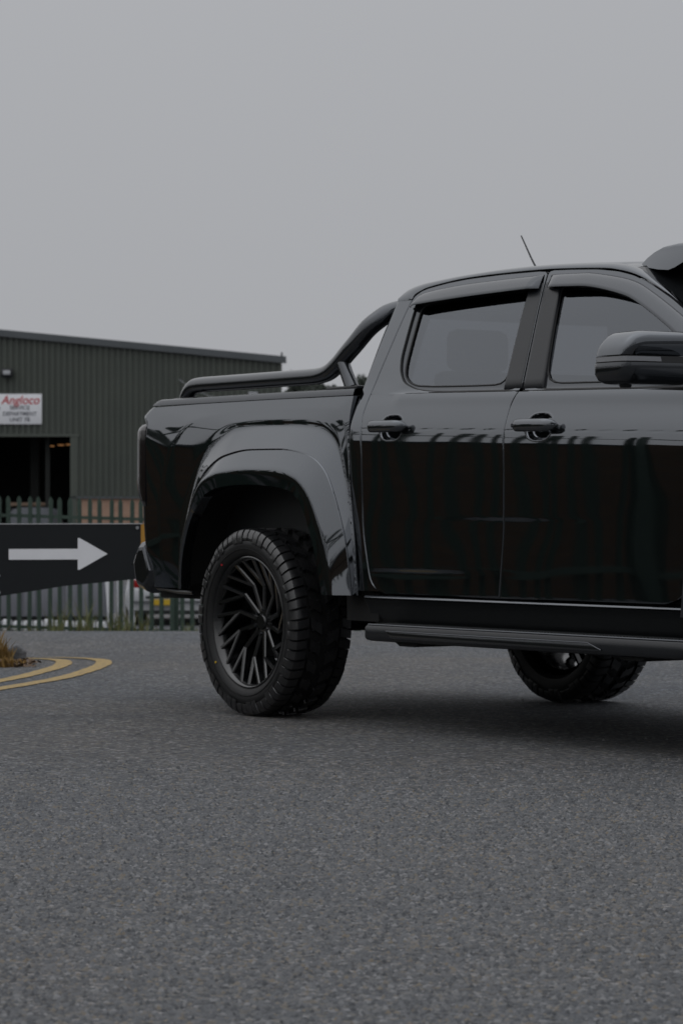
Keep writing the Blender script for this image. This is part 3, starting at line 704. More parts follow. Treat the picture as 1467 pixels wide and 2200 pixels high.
RI = [(1.08, 1.412), (.985, 1.443), (.935, 1.490), (.908, 1.55), (.900, 1.63), (.893, 1.71), (.890, 1.76), (.893, 1.785), (.91, 1.797), (.95, 1.802), (1.08, 1.810), (1.214, 1.815), (1.45, 1.817), (1.738, 1.815), (1.744, 1.79), (1.776, 1.60), (1.806, 1.3835), (1.60, 1.388), (1.22, 1.3965)]
RG = [(1.075, 1.427), (1.015, 1.445), (.970, 1.472), (.952, 1.52), (.943, 1.60), (.936, 1.68), (.932, 1.73), (.932, 1.758), (.946, 1.774), (.985, 1.783), (1.10, 1.794), (1.214, 1.800), (1.40, 1.804), (1.655, 1.804), (1.662, 1.79), (1.680, 1.60), (1.698, 1.411), (1.50, 1.413), (1.22, 1.419)]
FO = [(1.826, 1.3774), (1.794, 1.60), (1.762, 1.80), (1.759, 1.868), (1.90, 1.862), (2.081, 1.850), (2.20, 1.835), (2.301, 1.813), (2.393, 1.783), (2.471, 1.751), (2.584, 1.701), (2.68, 1.651), (2.80, 1.585), (2.92, 1.50), (3.00, 1.43), (2.96, 1.3534), (2.60, 1.361), (2.2, 1.3695)]
FI = [(1.836, 1.3835), (1.804, 1.60), (1.772, 1.79), (1.778, 1.812), (1.90, 1.808), (2.05, 1.796), (2.15, 1.782), (2.24, 1.762), (2.33, 1.735), (2.41, 1.705), (2.51, 1.66), (2.60, 1.612), (2.70, 1.558), (2.79, 1.50), (2.84, 1.45), (2.84, 1.362), (2.60, 1.3675), (2.2, 1.376)]
FG = [(1.944, 1.406), (1.902, 1.60), (1.866, 1.775), (1.872, 1.797), (1.95, 1.795), (2.06, 1.785), (2.15, 1.771), (2.24, 1.751), (2.33, 1.724), (2.41, 1.694), (2.50, 1.652), (2.59, 1.604), (2.69, 1.550), (2.775, 1.495), (2.82, 1.45), (2.82, 1.389), (2.60, 1.394), (2.2, 1.401)]

def make_door(xr, xf, hx, hz, O, I, G, bx):
    d = MB().grid(door_panel(xr, xf, hx)); d.grid(ring_patch(O, I, 5, 7, cabW), closed_v=True)
    def rho(x, z): return ((abs(x - hx) / .078) ** 2.6 + (abs(z - hz) / .052) ** 2.6) ** (1 / 2.6)
    d.f = [f for f in d.f if not (np.mean([d.v[i][2] for i in f]) < 1.34 and rho(np.mean([d.v[i][0] for i in f]), np.mean([d.v[i][2] for i in f])) < 1.0)]
    d = d.build('door', M['paint'], TR, sharp=60)
    P = []
    for r_, o_ in ((1.13, .0002), (1.09, .0011), (1.04, .0013), (1.0, .0), (.985, -.010), (.965, -.022), (.94, -.030), (.90, -.034), (.80, -.0355), (.4, -.036), (.02, -.036)):
        row = []
        for a in np.linspace(0, 2 * math.pi, 56, endpoint=False):
            c, s_ = math.cos(a), math.sin(a); k = 2 / 2.6
            x = hx + .078 * r_ * abs(c) ** k * (1 if c > 0 else -1); z = hz + .052 * r_ * abs(s_) ** k * (1 if s_ > 0 else -1)
            row.append((x, -(float(cabW(x, z)) + o_), z))
        P.append(row)
    MB().grid(P, closed_v=True).build('handle_recess', M['paint'], d, sharp=60)
    MB().grid(ring_patch(I, G, 5, 4, cabW, -.009, -.011, .01), closed_v=True).build('window_trim', M['shield'], d, sharp=60)
    MB().grid(disc_patch(G, 5, 8, cabW, -.0165)[::-1], closed_v=True).build('window', M['glass'], d, sharp=None)
    q = loop3(G, 5, cabW, -.0115); q.append(q[0]); MB().tube(q, .0042, 6, cap=False).build('window_seal', M['seal'], d)
    q = loop3(I, 5, cabW, -.006); q.append(q[0]); MB().tube(q, .0045, 6, cap=False).build('frame_seal', M['seal'], d)
    Ia, Ga = np.array(I), np.array(G); idx = range(8, 14) if len(I) == 19 else range(3, 12)
    hd = catmull([(Ia[i] * .55 + Ga[i] * .45) for i in idx], 5)
    MB().tube([Vector((p[0], -(float(cabW(p[0], p[1])) - .004), p[1])) for p in hd], .0125, 8).build('deflector_shadow_tube', M['seal'], d)  # black tube standing in for the shadow below the wind deflector
    # belt line moulding
    zb = lambda x: 1.391 - .0212 * (x - 1.231) + .0
    x0, x1 = bx
    MB().tube([(x, -float(cabW(x, zb(x) + .003)) - .0005, zb(x) + .003) for x in np.linspace(x0, x1, 24)], .0032, 6).build('belt_seal', M['seal'], d)
    # pull handle: bowed strap over a cupped recess
    P = []
    for i, t in enumerate(np.linspace(-1, 1, 25)):
        x = hx + .128 * t; e = max(1 - abs(t) ** 9, .0); hgt = .0245 * (e ** .5) + .0005; bow = .040 * (1 - abs(t) ** 7) + .006; th = .015 * e ** .5 + .0006
        yb = -float(cabW(x, hz + .006)) - bow; zc = hz + .006 - .006 * t * .3
        P.append([(x, yb + th * math.cos(a) * 1.0, zc + hgt * math.sin(a)) for a in np.linspace(0, 2 * math.pi, 16, endpoint=False)])
    h = MB().grid(P, closed_v=True); h.build('door_handle', M['paint'], d, sharp=None)
    return d
rd = make_door(rr_, rf_, HANDLES[0][0], HANDLES[0][1], RO, RI, RG, (1.20, 1.806))
fd = make_door(ff_r, ff_f, HANDLES[1][0], HANDLES[1][1], FO, FI, FG, (1.835, 2.94))
# key lock cover on the front handle
hx, hz = HANDLES[1]
MB().lathe([(-.004, .001), (-.004, .008), (.002, .009)], 14, (hx - .100, -float(cabW(hx, hz)) - .052, hz + .006)).build('lock_cover', M['dkmetal'], fd)
# B pillar black panels
def pillar(xr, xf, z0, z1, d):
    P = rowpatch(list(np.linspace(z0, z1, 12)), xr, xf, [0, .05, .25, .5, .75, .95, 1], cabW, True, .0022)
    MB().grid(P).build('pillar_trim', M['satin'], d, sharp=60)
pillar(lin([(1.39, 1.702), (1.82, 1.662)]), lin([(1.378, 1.811), (1.60, 1.780), (1.80, 1.748), (1.82, 1.7465)]), 1.394, 1.818, rd)
pillar(lin([(1.377, 1.831), (1.60, 1.799), (1.80, 1.767), (1.82, 1.766)]), lin([(1.39, 1.944), (1.60, 1.900), (1.82, 1.858)]), 1.390, 1.818, fd)
# wind deflectors over the side windows
def deflector(bot, top, d):
    B = catmull(bot, 6); T = catmull(top, 6); n = 60; P = []
    def rs(C):
        C = np.array(C); s = np.r_[0, np.cumsum(np.linalg.norm(np.diff(C, axis=0), axis=1))]; s /= s[-1]; t = np.linspace(0, 1, n)
        return np.c_[np.interp(t, s, C[:, 0]), np.interp(t, s, C[:, 1])]
    B = rs(B); T = rs(T)
    prof = [(1.0, .000), (.98, .008), (.90, .015), (.75, .022), (.5, .030), (.25, .036), (.05, .040), (0, .038), (.03, .030), (.12, .024)]
    for t, o in prof:
        row = []
        for j, (b, u) in enumerate(zip(B, T)):
            e = min(1, min(j, n - 1 - j) / 3.0) ** .6
            p = b + (u - b) * t; row.append(Vector((p[0], -(float(cabW(p[0], p[1])) + o * (.25 + .75 * e)), p[1])))
        P.append(row)
    MB().grid(P).build('wind_deflector', M['shield'], d, sharp=70)
deflector([(.868, 1.768), (.95, 1.777), (1.285, 1.789), (1.738, 1.797)], [(.885, 1.812), (.96, 1.833), (1.242, 1.850), (1.733, 1.854)], rd)
deflector([(1.79, 1.796), (1.95, 1.790), (2.103, 1.779), (2.294, 1.741), (2.413, 1.703), (2.624, 1.603), (2.80, 1.505)], [(1.785, 1.852), (1.95, 1.846), (2.065, 1.838), (2.299, 1.797), (2.457, 1.738), (2.70, 1.620), (2.84, 1.535)], fd)
x_ = 1.835; MB().box(x_ - .012, x_ + .012, -float(cabW(x_, 1.825)) - .024, -float(cabW(x_, 1.825)) - .0215, 1.818, 1.827).build('maker_badge', M['alu'], fd, smooth=False)

# ---- cab shell: rear quarter and C pillar ------------------------------------
qr = curvef([(.50, .750), (.526, .752), (.618, .765), (.757, .750), (.895, .722), (1.036, .709), (1.176, .703), (1.281, .701), (1.397, .703), (1.445, .707), (1.535, .715), (1.632, .724), (1.722, .739), (1.80, .754)])
qf = lambda z: (rr_(z) if z < 1.392 else float(np.interp(z, [1.392, 1.44, 1.49, 1.565, 1.648, 1.73, 1.80], [.772, .780, .788, .803, .819, .835, .850]))) - .009
zq = [.57, .58, .60, .62, .65] + list(np.arange(.70, 1.2, .03)) + list(np.arange(1.2, 1.30, .006)) + list(np.arange(1.32, 1.80, .03)) + [1.797, 1.8035]
P = []
for z in zq:
    a, b = qr(z), qf(z); row = []
    for c in (0, .3, .6, .85, .95, 1):
        x = a + (b - a) * c; row.append(Vector((x, -float(cabW(x, z)), z)))
    w0 = -float(cabW(a, z)); pre = []
    for th in (90, 70, 50, 30, 12): pre.append(Vector((a - .028 * math.sin(R(th)), w0 + .028 * (1 - math.cos(R(th))) + (.0 if th < 90 else 0), z)))
    pre.insert(0, Vector((a - .028, w0 + .10, z)))
    row.append(row[-1] + Vector((.0035, .004, 0))); row.append(row[-1] + Vector((0, .014, 0)))
    P.append(pre + row)
cq = MB().grid(P).build('cab_quarter', M['paint'], TR, sharp=60)

# rocker below the doors, bright upper edge
zr = [(.9125, .5365), (.9192, .5415), (.9206, .5436), (.9190, .5466), (.9140, .5512), (.9095, .5540), (.890, .5545)]
P = [[Vector((x, -(w_ - .010 * max(0, (x - 1.6) / 1.3) ** 2), z)) for x in np.linspace(.80, 2.84, 40)] for w_, z in zr]
MB().grid(P).build('rocker_panel', M['paint'], TR, sharp=60)
P = [[Vector((x, -w_, z)) for x in np.linspace(.78, 2.86, 20)] for w_, z in ((.9120, .5382), (.898, .524), (.882, .500), (.866, .46), (.84, .42), (.70, .40))]
MB().grid(P).build('sill_cover', M['plastic'], TR, sharp=60)

# ---- roof --------------------------------------------------------------------
RL = [(.745, 1.803), (.79, 1.805), (.842, 1.807), (.856, 1.828), (.90, 1.845), (.946, 1.855), (1.08, 1.869), (1.214, 1.877), (1.45, 1.880), (1.757, 1.876), (2.081, 1.858), (2.20, 1.843), (2.301, 1.821), (2.393, 1.791), (2.471, 1.759), (2.584, 1.709), (2.68, 1.659), (2.80, 1.593), (2.92, 1.508), (3.03, 1.41)]
RU = [(.722, 1.828), (.732, 1.842), (.752, 1.855), (.79, 1.865), (.84, 1.873), (.90, 1.879), (1.05, 1.888), (1.2, 1.894), (1.45, 1.900), (1.757, 1.896), (2.06, 1.880), (2.17, 1.870), (2.26, 1.852), (2.345, 1.822), (2.42, 1.788), (2.51, 1.745), (2.60, 1.695), (2.73, 1.622), (2.86, 1.533), (2.975, 1.43)]
A = catmull(RL, 5); Bq = catmull(RU, 5); P = []
for a, b in zip(A, Bq):
    w0 = float(cabW(a[0], a[1])); wu = float(cabW(b[0], b[1])) - .030
    p0 = np.array((a[0], -w0, a[1])); p2 = np.array((b[0], -wu, b[1])); p1 = np.array((.35 * a[0] + .65 * b[0], -w0 + .006, .25 * a[1] + .75 * b[1] + .003))
    lk = 0 if a[0] < .83 else 1; row = [p0 + (0, .012 * lk + .0004, -.003), p0 + (0, .003 * lk + .0002, -.002)]
    for t in np.linspace(0, 1, 9): row.append((1 - t) ** 2 * p0 + 2 * t * (1 - t) * p1 + t * t * p2)
    P.append(row)
rail = MB().grid(P).build('roof_rail', M['paint'], TR, sharp=60)
mirrored(rail)
P = []
for b in Bq[0:5 * 12 + 1]:
    wu = float(cabW(b[0], b[1])) - .030; row = []
    for t in np.linspace(-1, 1, 31):
        k = 1 - t * t; bow = np.interp(b[0], [.72, .9, 2.1, 2.26], [-.03, 0, .03, .10]) * k
        row.append((b[0] + bow, wu * t, b[1] + .030 * k - .004 * (abs(t) > .97)))
    P.append(row)
MB().grid(P).build('roof', M['paint'], TR, sharp=60)
# windscreen and rear window of the cab
P = []
for t in np.linspace(0, 1, 10):
    row = []
    for s_ in np.linspace(-1, 1, 21):
        k = 1 - s_ * s_; x = (2.26 + .10 * k) * (1 - t) + (2.98 + .22 * k) * t; z = (1.849 + .028 * k) * (1 - t) + (1.425 + .0 * k) * t; y = s_ * ((.655) * (1 - t) + .80 * t)
        row.append((x, y, z))
    P.append(row)
MB().grid(P).build('windscreen', M['vglass'], TR, sharp=None)
P = []
for z in [.52, .8, 1.1, 1.40, 1.44, 1.52, 1.60, 1.68, 1.74, 1.795, 1.83, 1.845]:
    zz = min(z, 1.797); w0 = float(cabW(qr(zz), zz)) - .028 if z <= 1.797 else float(cabW(.73, z)) - .03
    xb = (qr(zz) - .028) if z <= 1.797 else .724 + (z - 1.797) * .25
    P.append([(xb - .035 * (1 - s_ * s_), s_ * w0, z) for s_ in np.linspace(-1, 1, 15)])
cbk = MB().grid(P)
cbk.f = [f for f in cbk.f if not (abs(np.mean([cbk.v[i][1] for i in f])) < .56 and 1.42 < np.mean([cbk.v[i][2] for i in f]) < 1.76)]
cbk.build('cab_back', M['paint'], TR, sharp=60)
P = []
for z in (1.40, 1.6, 1.78):
    P.append([(qr(z) - .028 - .035 * (1 - (s_ * .75) ** 2) + .004, s_ * .62, z) for s_ in np.linspace(-1, 1, 9)])
MB().grid(P).build('rear_window', M['glass'], TR, sharp=None)
MB().box(.76, 2.24, -.66, .66, 1.815, 1.835).build('headliner', M['under'], TR, smooth=False)
# inner shell so that shut lines and wheel wells read black
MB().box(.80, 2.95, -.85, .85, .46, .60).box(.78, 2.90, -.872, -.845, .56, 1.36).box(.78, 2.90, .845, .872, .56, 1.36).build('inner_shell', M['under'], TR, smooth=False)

# roof light pod on the front edge of the roof
pod = [(2.235, 1.868), (2.262, 1.890), (2.300, 1.910), (2.350, 1.926), (2.43, 1.932), (2.52, 1.928), (2.575, 1.914), (2.585, 1.900), (2.53, 1.872), (2.47, 1.850), (2.43, 1.842), (2.36, 1.848), (2.30, 1.858)]
pd = MB()
P = []
for y, sx, dz in ((-.615, .90, -.012), (-.608, .97, -.004), (-.59, 1, 0), (-.3, 1, .010), (0, 1, .014), (.3, 1, .010), (.59, 1, 0), (.608, .97, -.004), (.615, .90, -.012)):
    bow = .07 * (1 - (y / .615) ** 2)
    P.append([(2.235 + (x - 2.235) * sx + bow, y * (1 - max(0, abs(y) - .55) / .065 * max(0, z - 1.84) * .5), z + dz + .02 * (1 - (y / .615) ** 2)) for x, z in pod])
pd.grid(P, closed_v=True); n = len(pod); pd.f.append(tuple(range(n))[::-1]); pd.f.append(tuple(8 * n + i for i in range(n)))
pd = pd.build('roof_light_pod', M['paint'], TR, sharp=40)
P = [[(2.535 + .07 * (1 - (y / .6) ** 2) + .006, y, 1.872 + .034 * (1 - (y / .6) ** 2) * .6 + a) for y in np.linspace(-.585, .585, 21)] for a in (.002, .028)]
MB().grid(P).build('light_lens', M['lens'], pd, sharp=None)
# aerial
MB().tube([(.86, .0, 1.90), (.835, 0, 1.925)], [.016, .011], 10).tube([(.835, 0, 1.925), (.76, 0, 2.02), (.686, 0, 2.126)], [.0045, .004, .003], 8).build('aerial', M['satin'], TR)

# ---- cargo bed -----------------------------------------------------------------
# curves round the wheel arch: key s, x, z, half width
CUR = dict(
 D=[(0, -.592, .55, .985), (.5, -.572, .66, .994), (1, -.532, .77, 1.000), (1.4, -.472, .872, 1.004), (1.7, -.415, .93, 1.008), (2, -.348, .980, 1.010), (2.4, -.22, 1.014, 1.011), (3, 0, 1.025, 1.012), (3.5, .19, 1.018, 1.012), (4, .351, .996, 1.011), (4.4, .43, .950, 1.010), (5, .508, .826, 1.006), (5.5, .556, .68, 1.0), (6, .588, .55, .995)],
 C=[(0, -.612, .55, .990), (.5, -.590, .67, 1.000), (1, -.548, .79, 1.008), (1.4, -.488, .895, 1.013), (1.7, -.430, .983, 1.017), (2, -.360, 1.042, 1.020), (2.4, -.22, 1.078, 1.022), (3, 0, 1.089, 1.023), (3.5, .22, 1.085, 1.022), (4, .39, 1.057, 1.020), (4.4, .487, .995, 1.017), (5, .577, .84, 1.010), (5.5, .618, .69, 1.003), (6, .645, .55, .996)],
 B=[(0, -.665, .55, .930), (.5, -.648, .68, .934), (1, -.610, .81, .940), (1.4, -.548, .925, .950), (1.7, -.475, 1.03, .960), (2, -.375, 1.105, .968), (2.4, -.22, 1.162, .973), (3, 0, 1.184, .975), (3.5, .23, 1.182, .975), (4, .44, 1.155, .972), (4.4, .56, 1.095, .966), (5, .672, .90, .956), (5.5, .716, .74, .946), (6, .736, .55, .936)],
 A2=[(0, -.72, .55, .900), (.5, -.705, .68, .909), (1, -.672, .82, .919), (1.4, -.610, .96, .9250), (1.7, -.50, 1.13, .9260), (2, -.362, 1.222, .9235), (2.4, -.20, 1.277, .9185), (3, 0, 1.285, .9177), (3.5, .26, 1.281, .9177), (4, .45, 1.266, .9180), (4.4, .58, 1.205, .9190), (5, .683, .95, .927), (5.5, .721, .75, .926), (6, .739, .55, .922)],
 A=[(0, -.745, .55, .897), (.5, -.73, .68, .906), (1, -.70, .83, .917), (1.4, -.645, .98, .9240), (1.7, -.535, 1.15, .9252), (2, -.375, 1.262, .9232), (2.4, -.20, 1.307, .9190), (3, 0, 1.313, .9182), (3.5, .27, 1.308, .9182), (4, .47, 1.290, .9188), (4.4, .600, 1.222, .9190), (5, .688, .96, .922), (5.5, .724, .75, .922), (6, .740, .55, .918)],
 Q=[(0, -.88, .55, .893), (.5, -.90, .70, .907), (1, -.90, .90, .9195), (1.4, -.86, 1.06, .9240), (1.7, -.78, 1.20, .9245), (2, -.62, 1.32, .9155), (2.4, -.36, 1.352, .9055), (3, 0, 1.358, .9035), (3.5, .30, 1.356, .9040), (4, .57, 1.345, .9065), (4.4, .650, 1.265, .9155), (5, .693, .97, .919), (5.5, .727, .75, .919), (6, .7405, .55, .915)],
 T=[(0, -.985, .55, .886), (.2, -.982, .62, .894), (.5, -1.034, .74, .903), (1, -1.040, .93, .912), (1.4, -1.04, 1.13, .9165), (1.7, -1.02, 1.27, .9185), (1.76, -1.015, 1.318, .9115), (1.86, -1.052, 1.354, .9000), (1.94, -1.018, 1.385, .8900), (2, -.992, 1.400, .8848), (2.4, -.50, 1.402, .8885), (3, 0, 1.402, .8890), (3.5, .36, 1.400, .8890), (4, .674, 1.398, .889), (4.4, .676, 1.27, .913), (5, .697, .97, .917), (5.5, .7285, .75, .917), (6, .742, .55, .913)])
def curve(name):
    a = np.array(CUR[name]); f = [pchip(a[:, 0], a[:, i]) for i in (1, 2, 3)]
    return lambda s: np.array([float(f[0](s)), -float(f[2](s)), float(f[1](s))])
CV = {k: curve(k) for k in CUR}
SS = np.linspace(0, 6, 145)
def loft(names, subs, sm=5):
    P = []
    for s_ in SS:
        pts = [CV[n](s_) for n in names]; row = [pts[0]]
        d = np.r_[0, np.cumsum([max(np.linalg.norm(pts[i + 1] - pts[i]), 1e-5) for i in range(len(pts) - 1)])]
        n = sum(subs); tt = np.linspace(0, d[-1], n * 2 + 1); A_ = np.array([[np.interp(q, d, [p[i] for p in pts]) for i in range(3)] for q in tt])
        for _ in range(sm):
            A_[1:-1] = .25 * A_[:-2] + .5 * A_[1:-1] + .25 * A_[2:]
        row = list(A_)
        P.append(row)
    return P
P = loft(['B', 'A2', 'A', 'Q', 'T'], [14, 8, 12, 12], 6)
for i, row in enumerate(P):       # crease along the rear quarter and a turned edge
    e = row[-1]; row.append(e + (0, .004, 0)); row.append(e + (0, .02, 0))
bs_ = MB().grid(P).build('bed_side', M['paint'], TR, sharp=60)
# wheel arch flare, a separate moulding fixed on the bed side
P = loft(['B', 'C', 'D'], [10, 8], 8)
for row in P:
    n = len(row); b0 = row[0].copy()
    for i in range(1, n): row[i] = row[i] + (0, -.0, 0)
    d0, d1 = row[-1], row[-2]
    row.insert(0, b0 + (0, -.006, 0)); row[1] = b0 + (0, -.0075, 0) + (row[2] - b0) * .35; row.insert(0, b0 + (0, .004, 0))
    row.append(d0 + (0, .006, 0) - (d1 - d0) * .25); row.append(d0 + (0, .05, 0) - (d1 - d0) * .4)
MB().grid(P).build('wheel_arch_flare', M['paint'], TR, sharp=60)
# wheel well liner
P = []
for s_ in SS:
    d = CV['D'](s_); P.append([d + (0, .03, 0), np.array((d[0] * 1.02, -.90, d[2] + .02)), np.array((d[0] * 1.04, -.60, d[2] + .05)), np.array((d[0] * .6, -.52, d[2] * .9))])
MB().grid(P).build('wheel_well', M['under'], TR, sharp=None)
# capping rail on top of the bed side
P = []
for x in np.linspace(-1.005, .676, 60):
    zc = 1.4045 if x < 0 else 1.4045 - .004 * x; e = ss(x, -1.005, -.96)
    P.append([(x, -.8865, zc - .001), (x, -.8920, zc + .0005), (x, -.8915, zc + .004), (x, -.8850, zc + .024 * (.4 + .6 * e)), (x, -.8815, zc + .0275 * (.4 + .6 * e)), (x, -.870, zc + .030 * (.4 + .6 * e)), (x, -.80, zc + .028 * (.5 + .5 * e)), (x, -.775, zc + .02), (x, -.772, zc - .03)])
MB().grid(P).build('bed_cap', M['shield'], TR, sharp=60)
# rear corner of the bed, lamp, tailgate, bumper
P = []
for s_ in np.linspace(0, 2, 50):
    p = CV['T'](s_); rad = .075; row = [p]
    for th in (12, 25, 40, 55, 70, 82, 90): row.append(p + (-rad * math.sin(R(th)), rad * (1 - math.cos(R(th))), 0))
    q = row[-1]; row.append(np.array((q[0], -.70, q[2]))); P.append(row)
MB().grid(P).build('bed_corner', M['paint'], TR, sharp=60)
lp = [(1.328, .055, .060), (1.326, .10, .032), (1.318, .143, .014), (1.304, .172, .005), (1.285, .187, .001), (1.24, .192, 0), (1.18, .192, 0), (1.10, .194, 0), (1.04, .195, 0), (1.00, .178, 0), (.965, .145, 0), (.935, .11, .004), (.92, .085, .02)]
P = []
for z, a_, k in lp:
    row = [(-1.03, -.885 + k, z)]
    for th in np.linspace(0, 90, 15): row.append((-1.03 - a_ * math.sin(R(th)), -.9195 + k + (.118 - k * .4) * (1 - math.cos(R(th))), z))
    row.append((-1.03 - a_, -.70, z)); P.append(row)
tl = MB().grid(P).build('tail_lamp', M['lens'], TR, sharp=60)
MB().box(-1.122, -1.075, -.735, .735, .72, 1.405, .012).build('tailgate', M['paint'], TR)
bp_ = [(-1.228, .672), (-1.205, .715), (-1.163, .766), (-1.105, .771), (-1.070, .70), (-1.034, .622), (-1.045, .56), (-1.064, .540), (-1.107, .518), (-1.190, .541), (-1.212, .59)]
cx_, cz_ = -1.12, .645; q = MB(); P = []
for y, k in ((-.888, .62), (-.884, .74), (-.862, .93), (-.835, 1), (0, 1), (.835, 1), (.862, .93), (.884, .74), (.888, .62)): P.append([(cx_ + (x - cx_) * k, y, cz_ + (z - cz_) * k) for x, z in bp_])
q.grid(P, closed_v=True); n = len(bp_); q.f.append(tuple(range(n))); q.f.append(tuple(8 * n + i for i in range(n))[::-1])
b_ = q.build('rear_bumper', M['barblack'], TR, sharp=24)
MB().prism([(-1.240, .650), (-1.236, .660), (-1.05, .657), (-1.05, .651)], -.872, .872).build('bumper_trim', M['dkmetal'], b_, smooth=False)
MB().prism([(-1.02, .50), (-.60, .50), (-.60, .60), (-1.02, .60)], -.84, -.70).build('bed_lower_rail', M['under'], TR, smooth=False)
MB().tube([(-1.0, -.868, .546), (-.8, -.876, .532), (-.62, -.90, .532)], .010, 8).build('lower_flange', M['satin'], TR)
# tub
MB().box(-1.07, .66, -.77, -.74, .75, 1.40).box(-1.07, .66, .74, .77, .75, 1.40).box(-1.07, .66, -.76, .76, .72, .76).box(.635, .665, -.77, .77, .74, 1.41).build('load_tub', M['plastic'], TR, smooth=False)
MB().box(.50, .655, -.74, .74, 1.30, 1.415, .02).build('roller_cover_box', M['satin'], TR)

# sports bar: side tubes rising into a hoop behind the cab
half = [(-.868, -.802, 1.418), (-.835, -.802, 1.455), (-.79, -.802, 1.486), (-.72, -.802, 1.4965), (-.5, -.802, 1.4975), (-.2, -.802, 1.498), (.05, -.802, 1.4985), (.22, -.802, 1.499), (.30, -.802, 1.503), (.365, -.802, 1.516), (.43, -.80, 1.548), (.49, -.797, 1.589), (.545, -.79, 1.630), (.60, -.765, 1.691), (.63, -.73, 1.730), (.645, -.68, 1.762), (.652, -.60, 1.782), (.655, -.5, 1.788)]
rad = [.028, .034, .036, .036, .036, .036, .036, .036, .036, .037, .038, .039, .040, .041, .041, .041, .041, .041]
full = [np.r_[p, r] for p, r in zip(half, rad)]; full = full + [np.r_[.655, 0, 1.792, .042]] + [np.r_[p[0], -p[1], p[2:]] for p in full[::-1]]
sp = catmull(full, 6); bar = MB().tube([p[:3] for p in sp], [p[3] for p in sp], 22).build('sports_bar', M['barblack'], TR, sharp=None)
for s_ in (-1, 1):
    MB().tube([(.452, .802 * s_, 1.575), (.50, .804 * s_, 1.50), (.545, .806 * s_, 1.435)], [.030, .029, .031], 18).build('brace', M['barblack'], bar, sharp=50)
    MB().box(.40, .64, s_ * .802 - .045, s_ * .802 + .045, 1.430, 1.446, .005).build('mounting_foot', M['satin'], bar)
    MB().box(-.90, -.72, s_ * .802 - .04, s_ * .802 + .04, 1.428, 1.440, .004).build('mounting_foot', M['satin'], bar)

# ---- side step -------------------------------------------------------------------
st = [(-.985, .366), (-1.005, .371), (-1.012, .383), (-1.010, .427), (-1.003, .4345), (-.993, .4375), (-.86, .4375), (-.842, .43), (-.840, .40), (-.90, .366)]
P = []
for x, k in ((.938, .86), (.942, .96), (.952, 1), (1.5, 1), (2.2, 1), (2.90, 1), (2.95, 1), (2.97, .85), (2.98, .55)):
    P.append([(x, -.93 + (y + .93) * (.94 + .06 * k), .405 + (z - .405) * k) for y, z in st])
sb_ = MB().grid(P, closed_v=True); n = len(st); sb_.f.append(tuple(range(n))); sb_.f.append(tuple(8 * n + i for i in range(n))[::-1])
step = sb_.build('side_step', M['satin'], TR, sharp=45)
ins = [(1.10, .4085), (1.12, .4125), (2.42, .4125), (2.50, .386), (2.46, .381), (1.13, .381)]
MB().prism(ins, -1.0165, -1.008, .002).build('step_insert', M['dkmetal'] if False else M['barblack'], step)
MB().tube([(1.10, -1.0165, .4118), (2.42, -1.0165, .4118), (2.50, -1.0165, .3865)], .0026, 6).build('insert_edge', M['dkmetal'], step)
MB().tube([(.955, -1.0035, .4352), (2.965, -1.0035, .4358)], .0042, 6).build('step_edge', M['dkmetal'], step)
rib = MB().box(-.006, .006, -.040, .040, 0, .004, .001).build('tread_rib', M['plastic'], step); rme = rib.data; rib.location = (.99, -.945, .4372)
for i in range(1, 99):
    o = link('tread_rib', rme, step); o.location = (.99 + .0197 * i, -.945, .4372)
for x in (1.18, 2.62):
    MB().prism([(x - .10, .380), (x + .12, .380), (x + .07, .350), (x - .04, .350)], -.98, -.60, .006).build('step_bracket', M['under'], step)

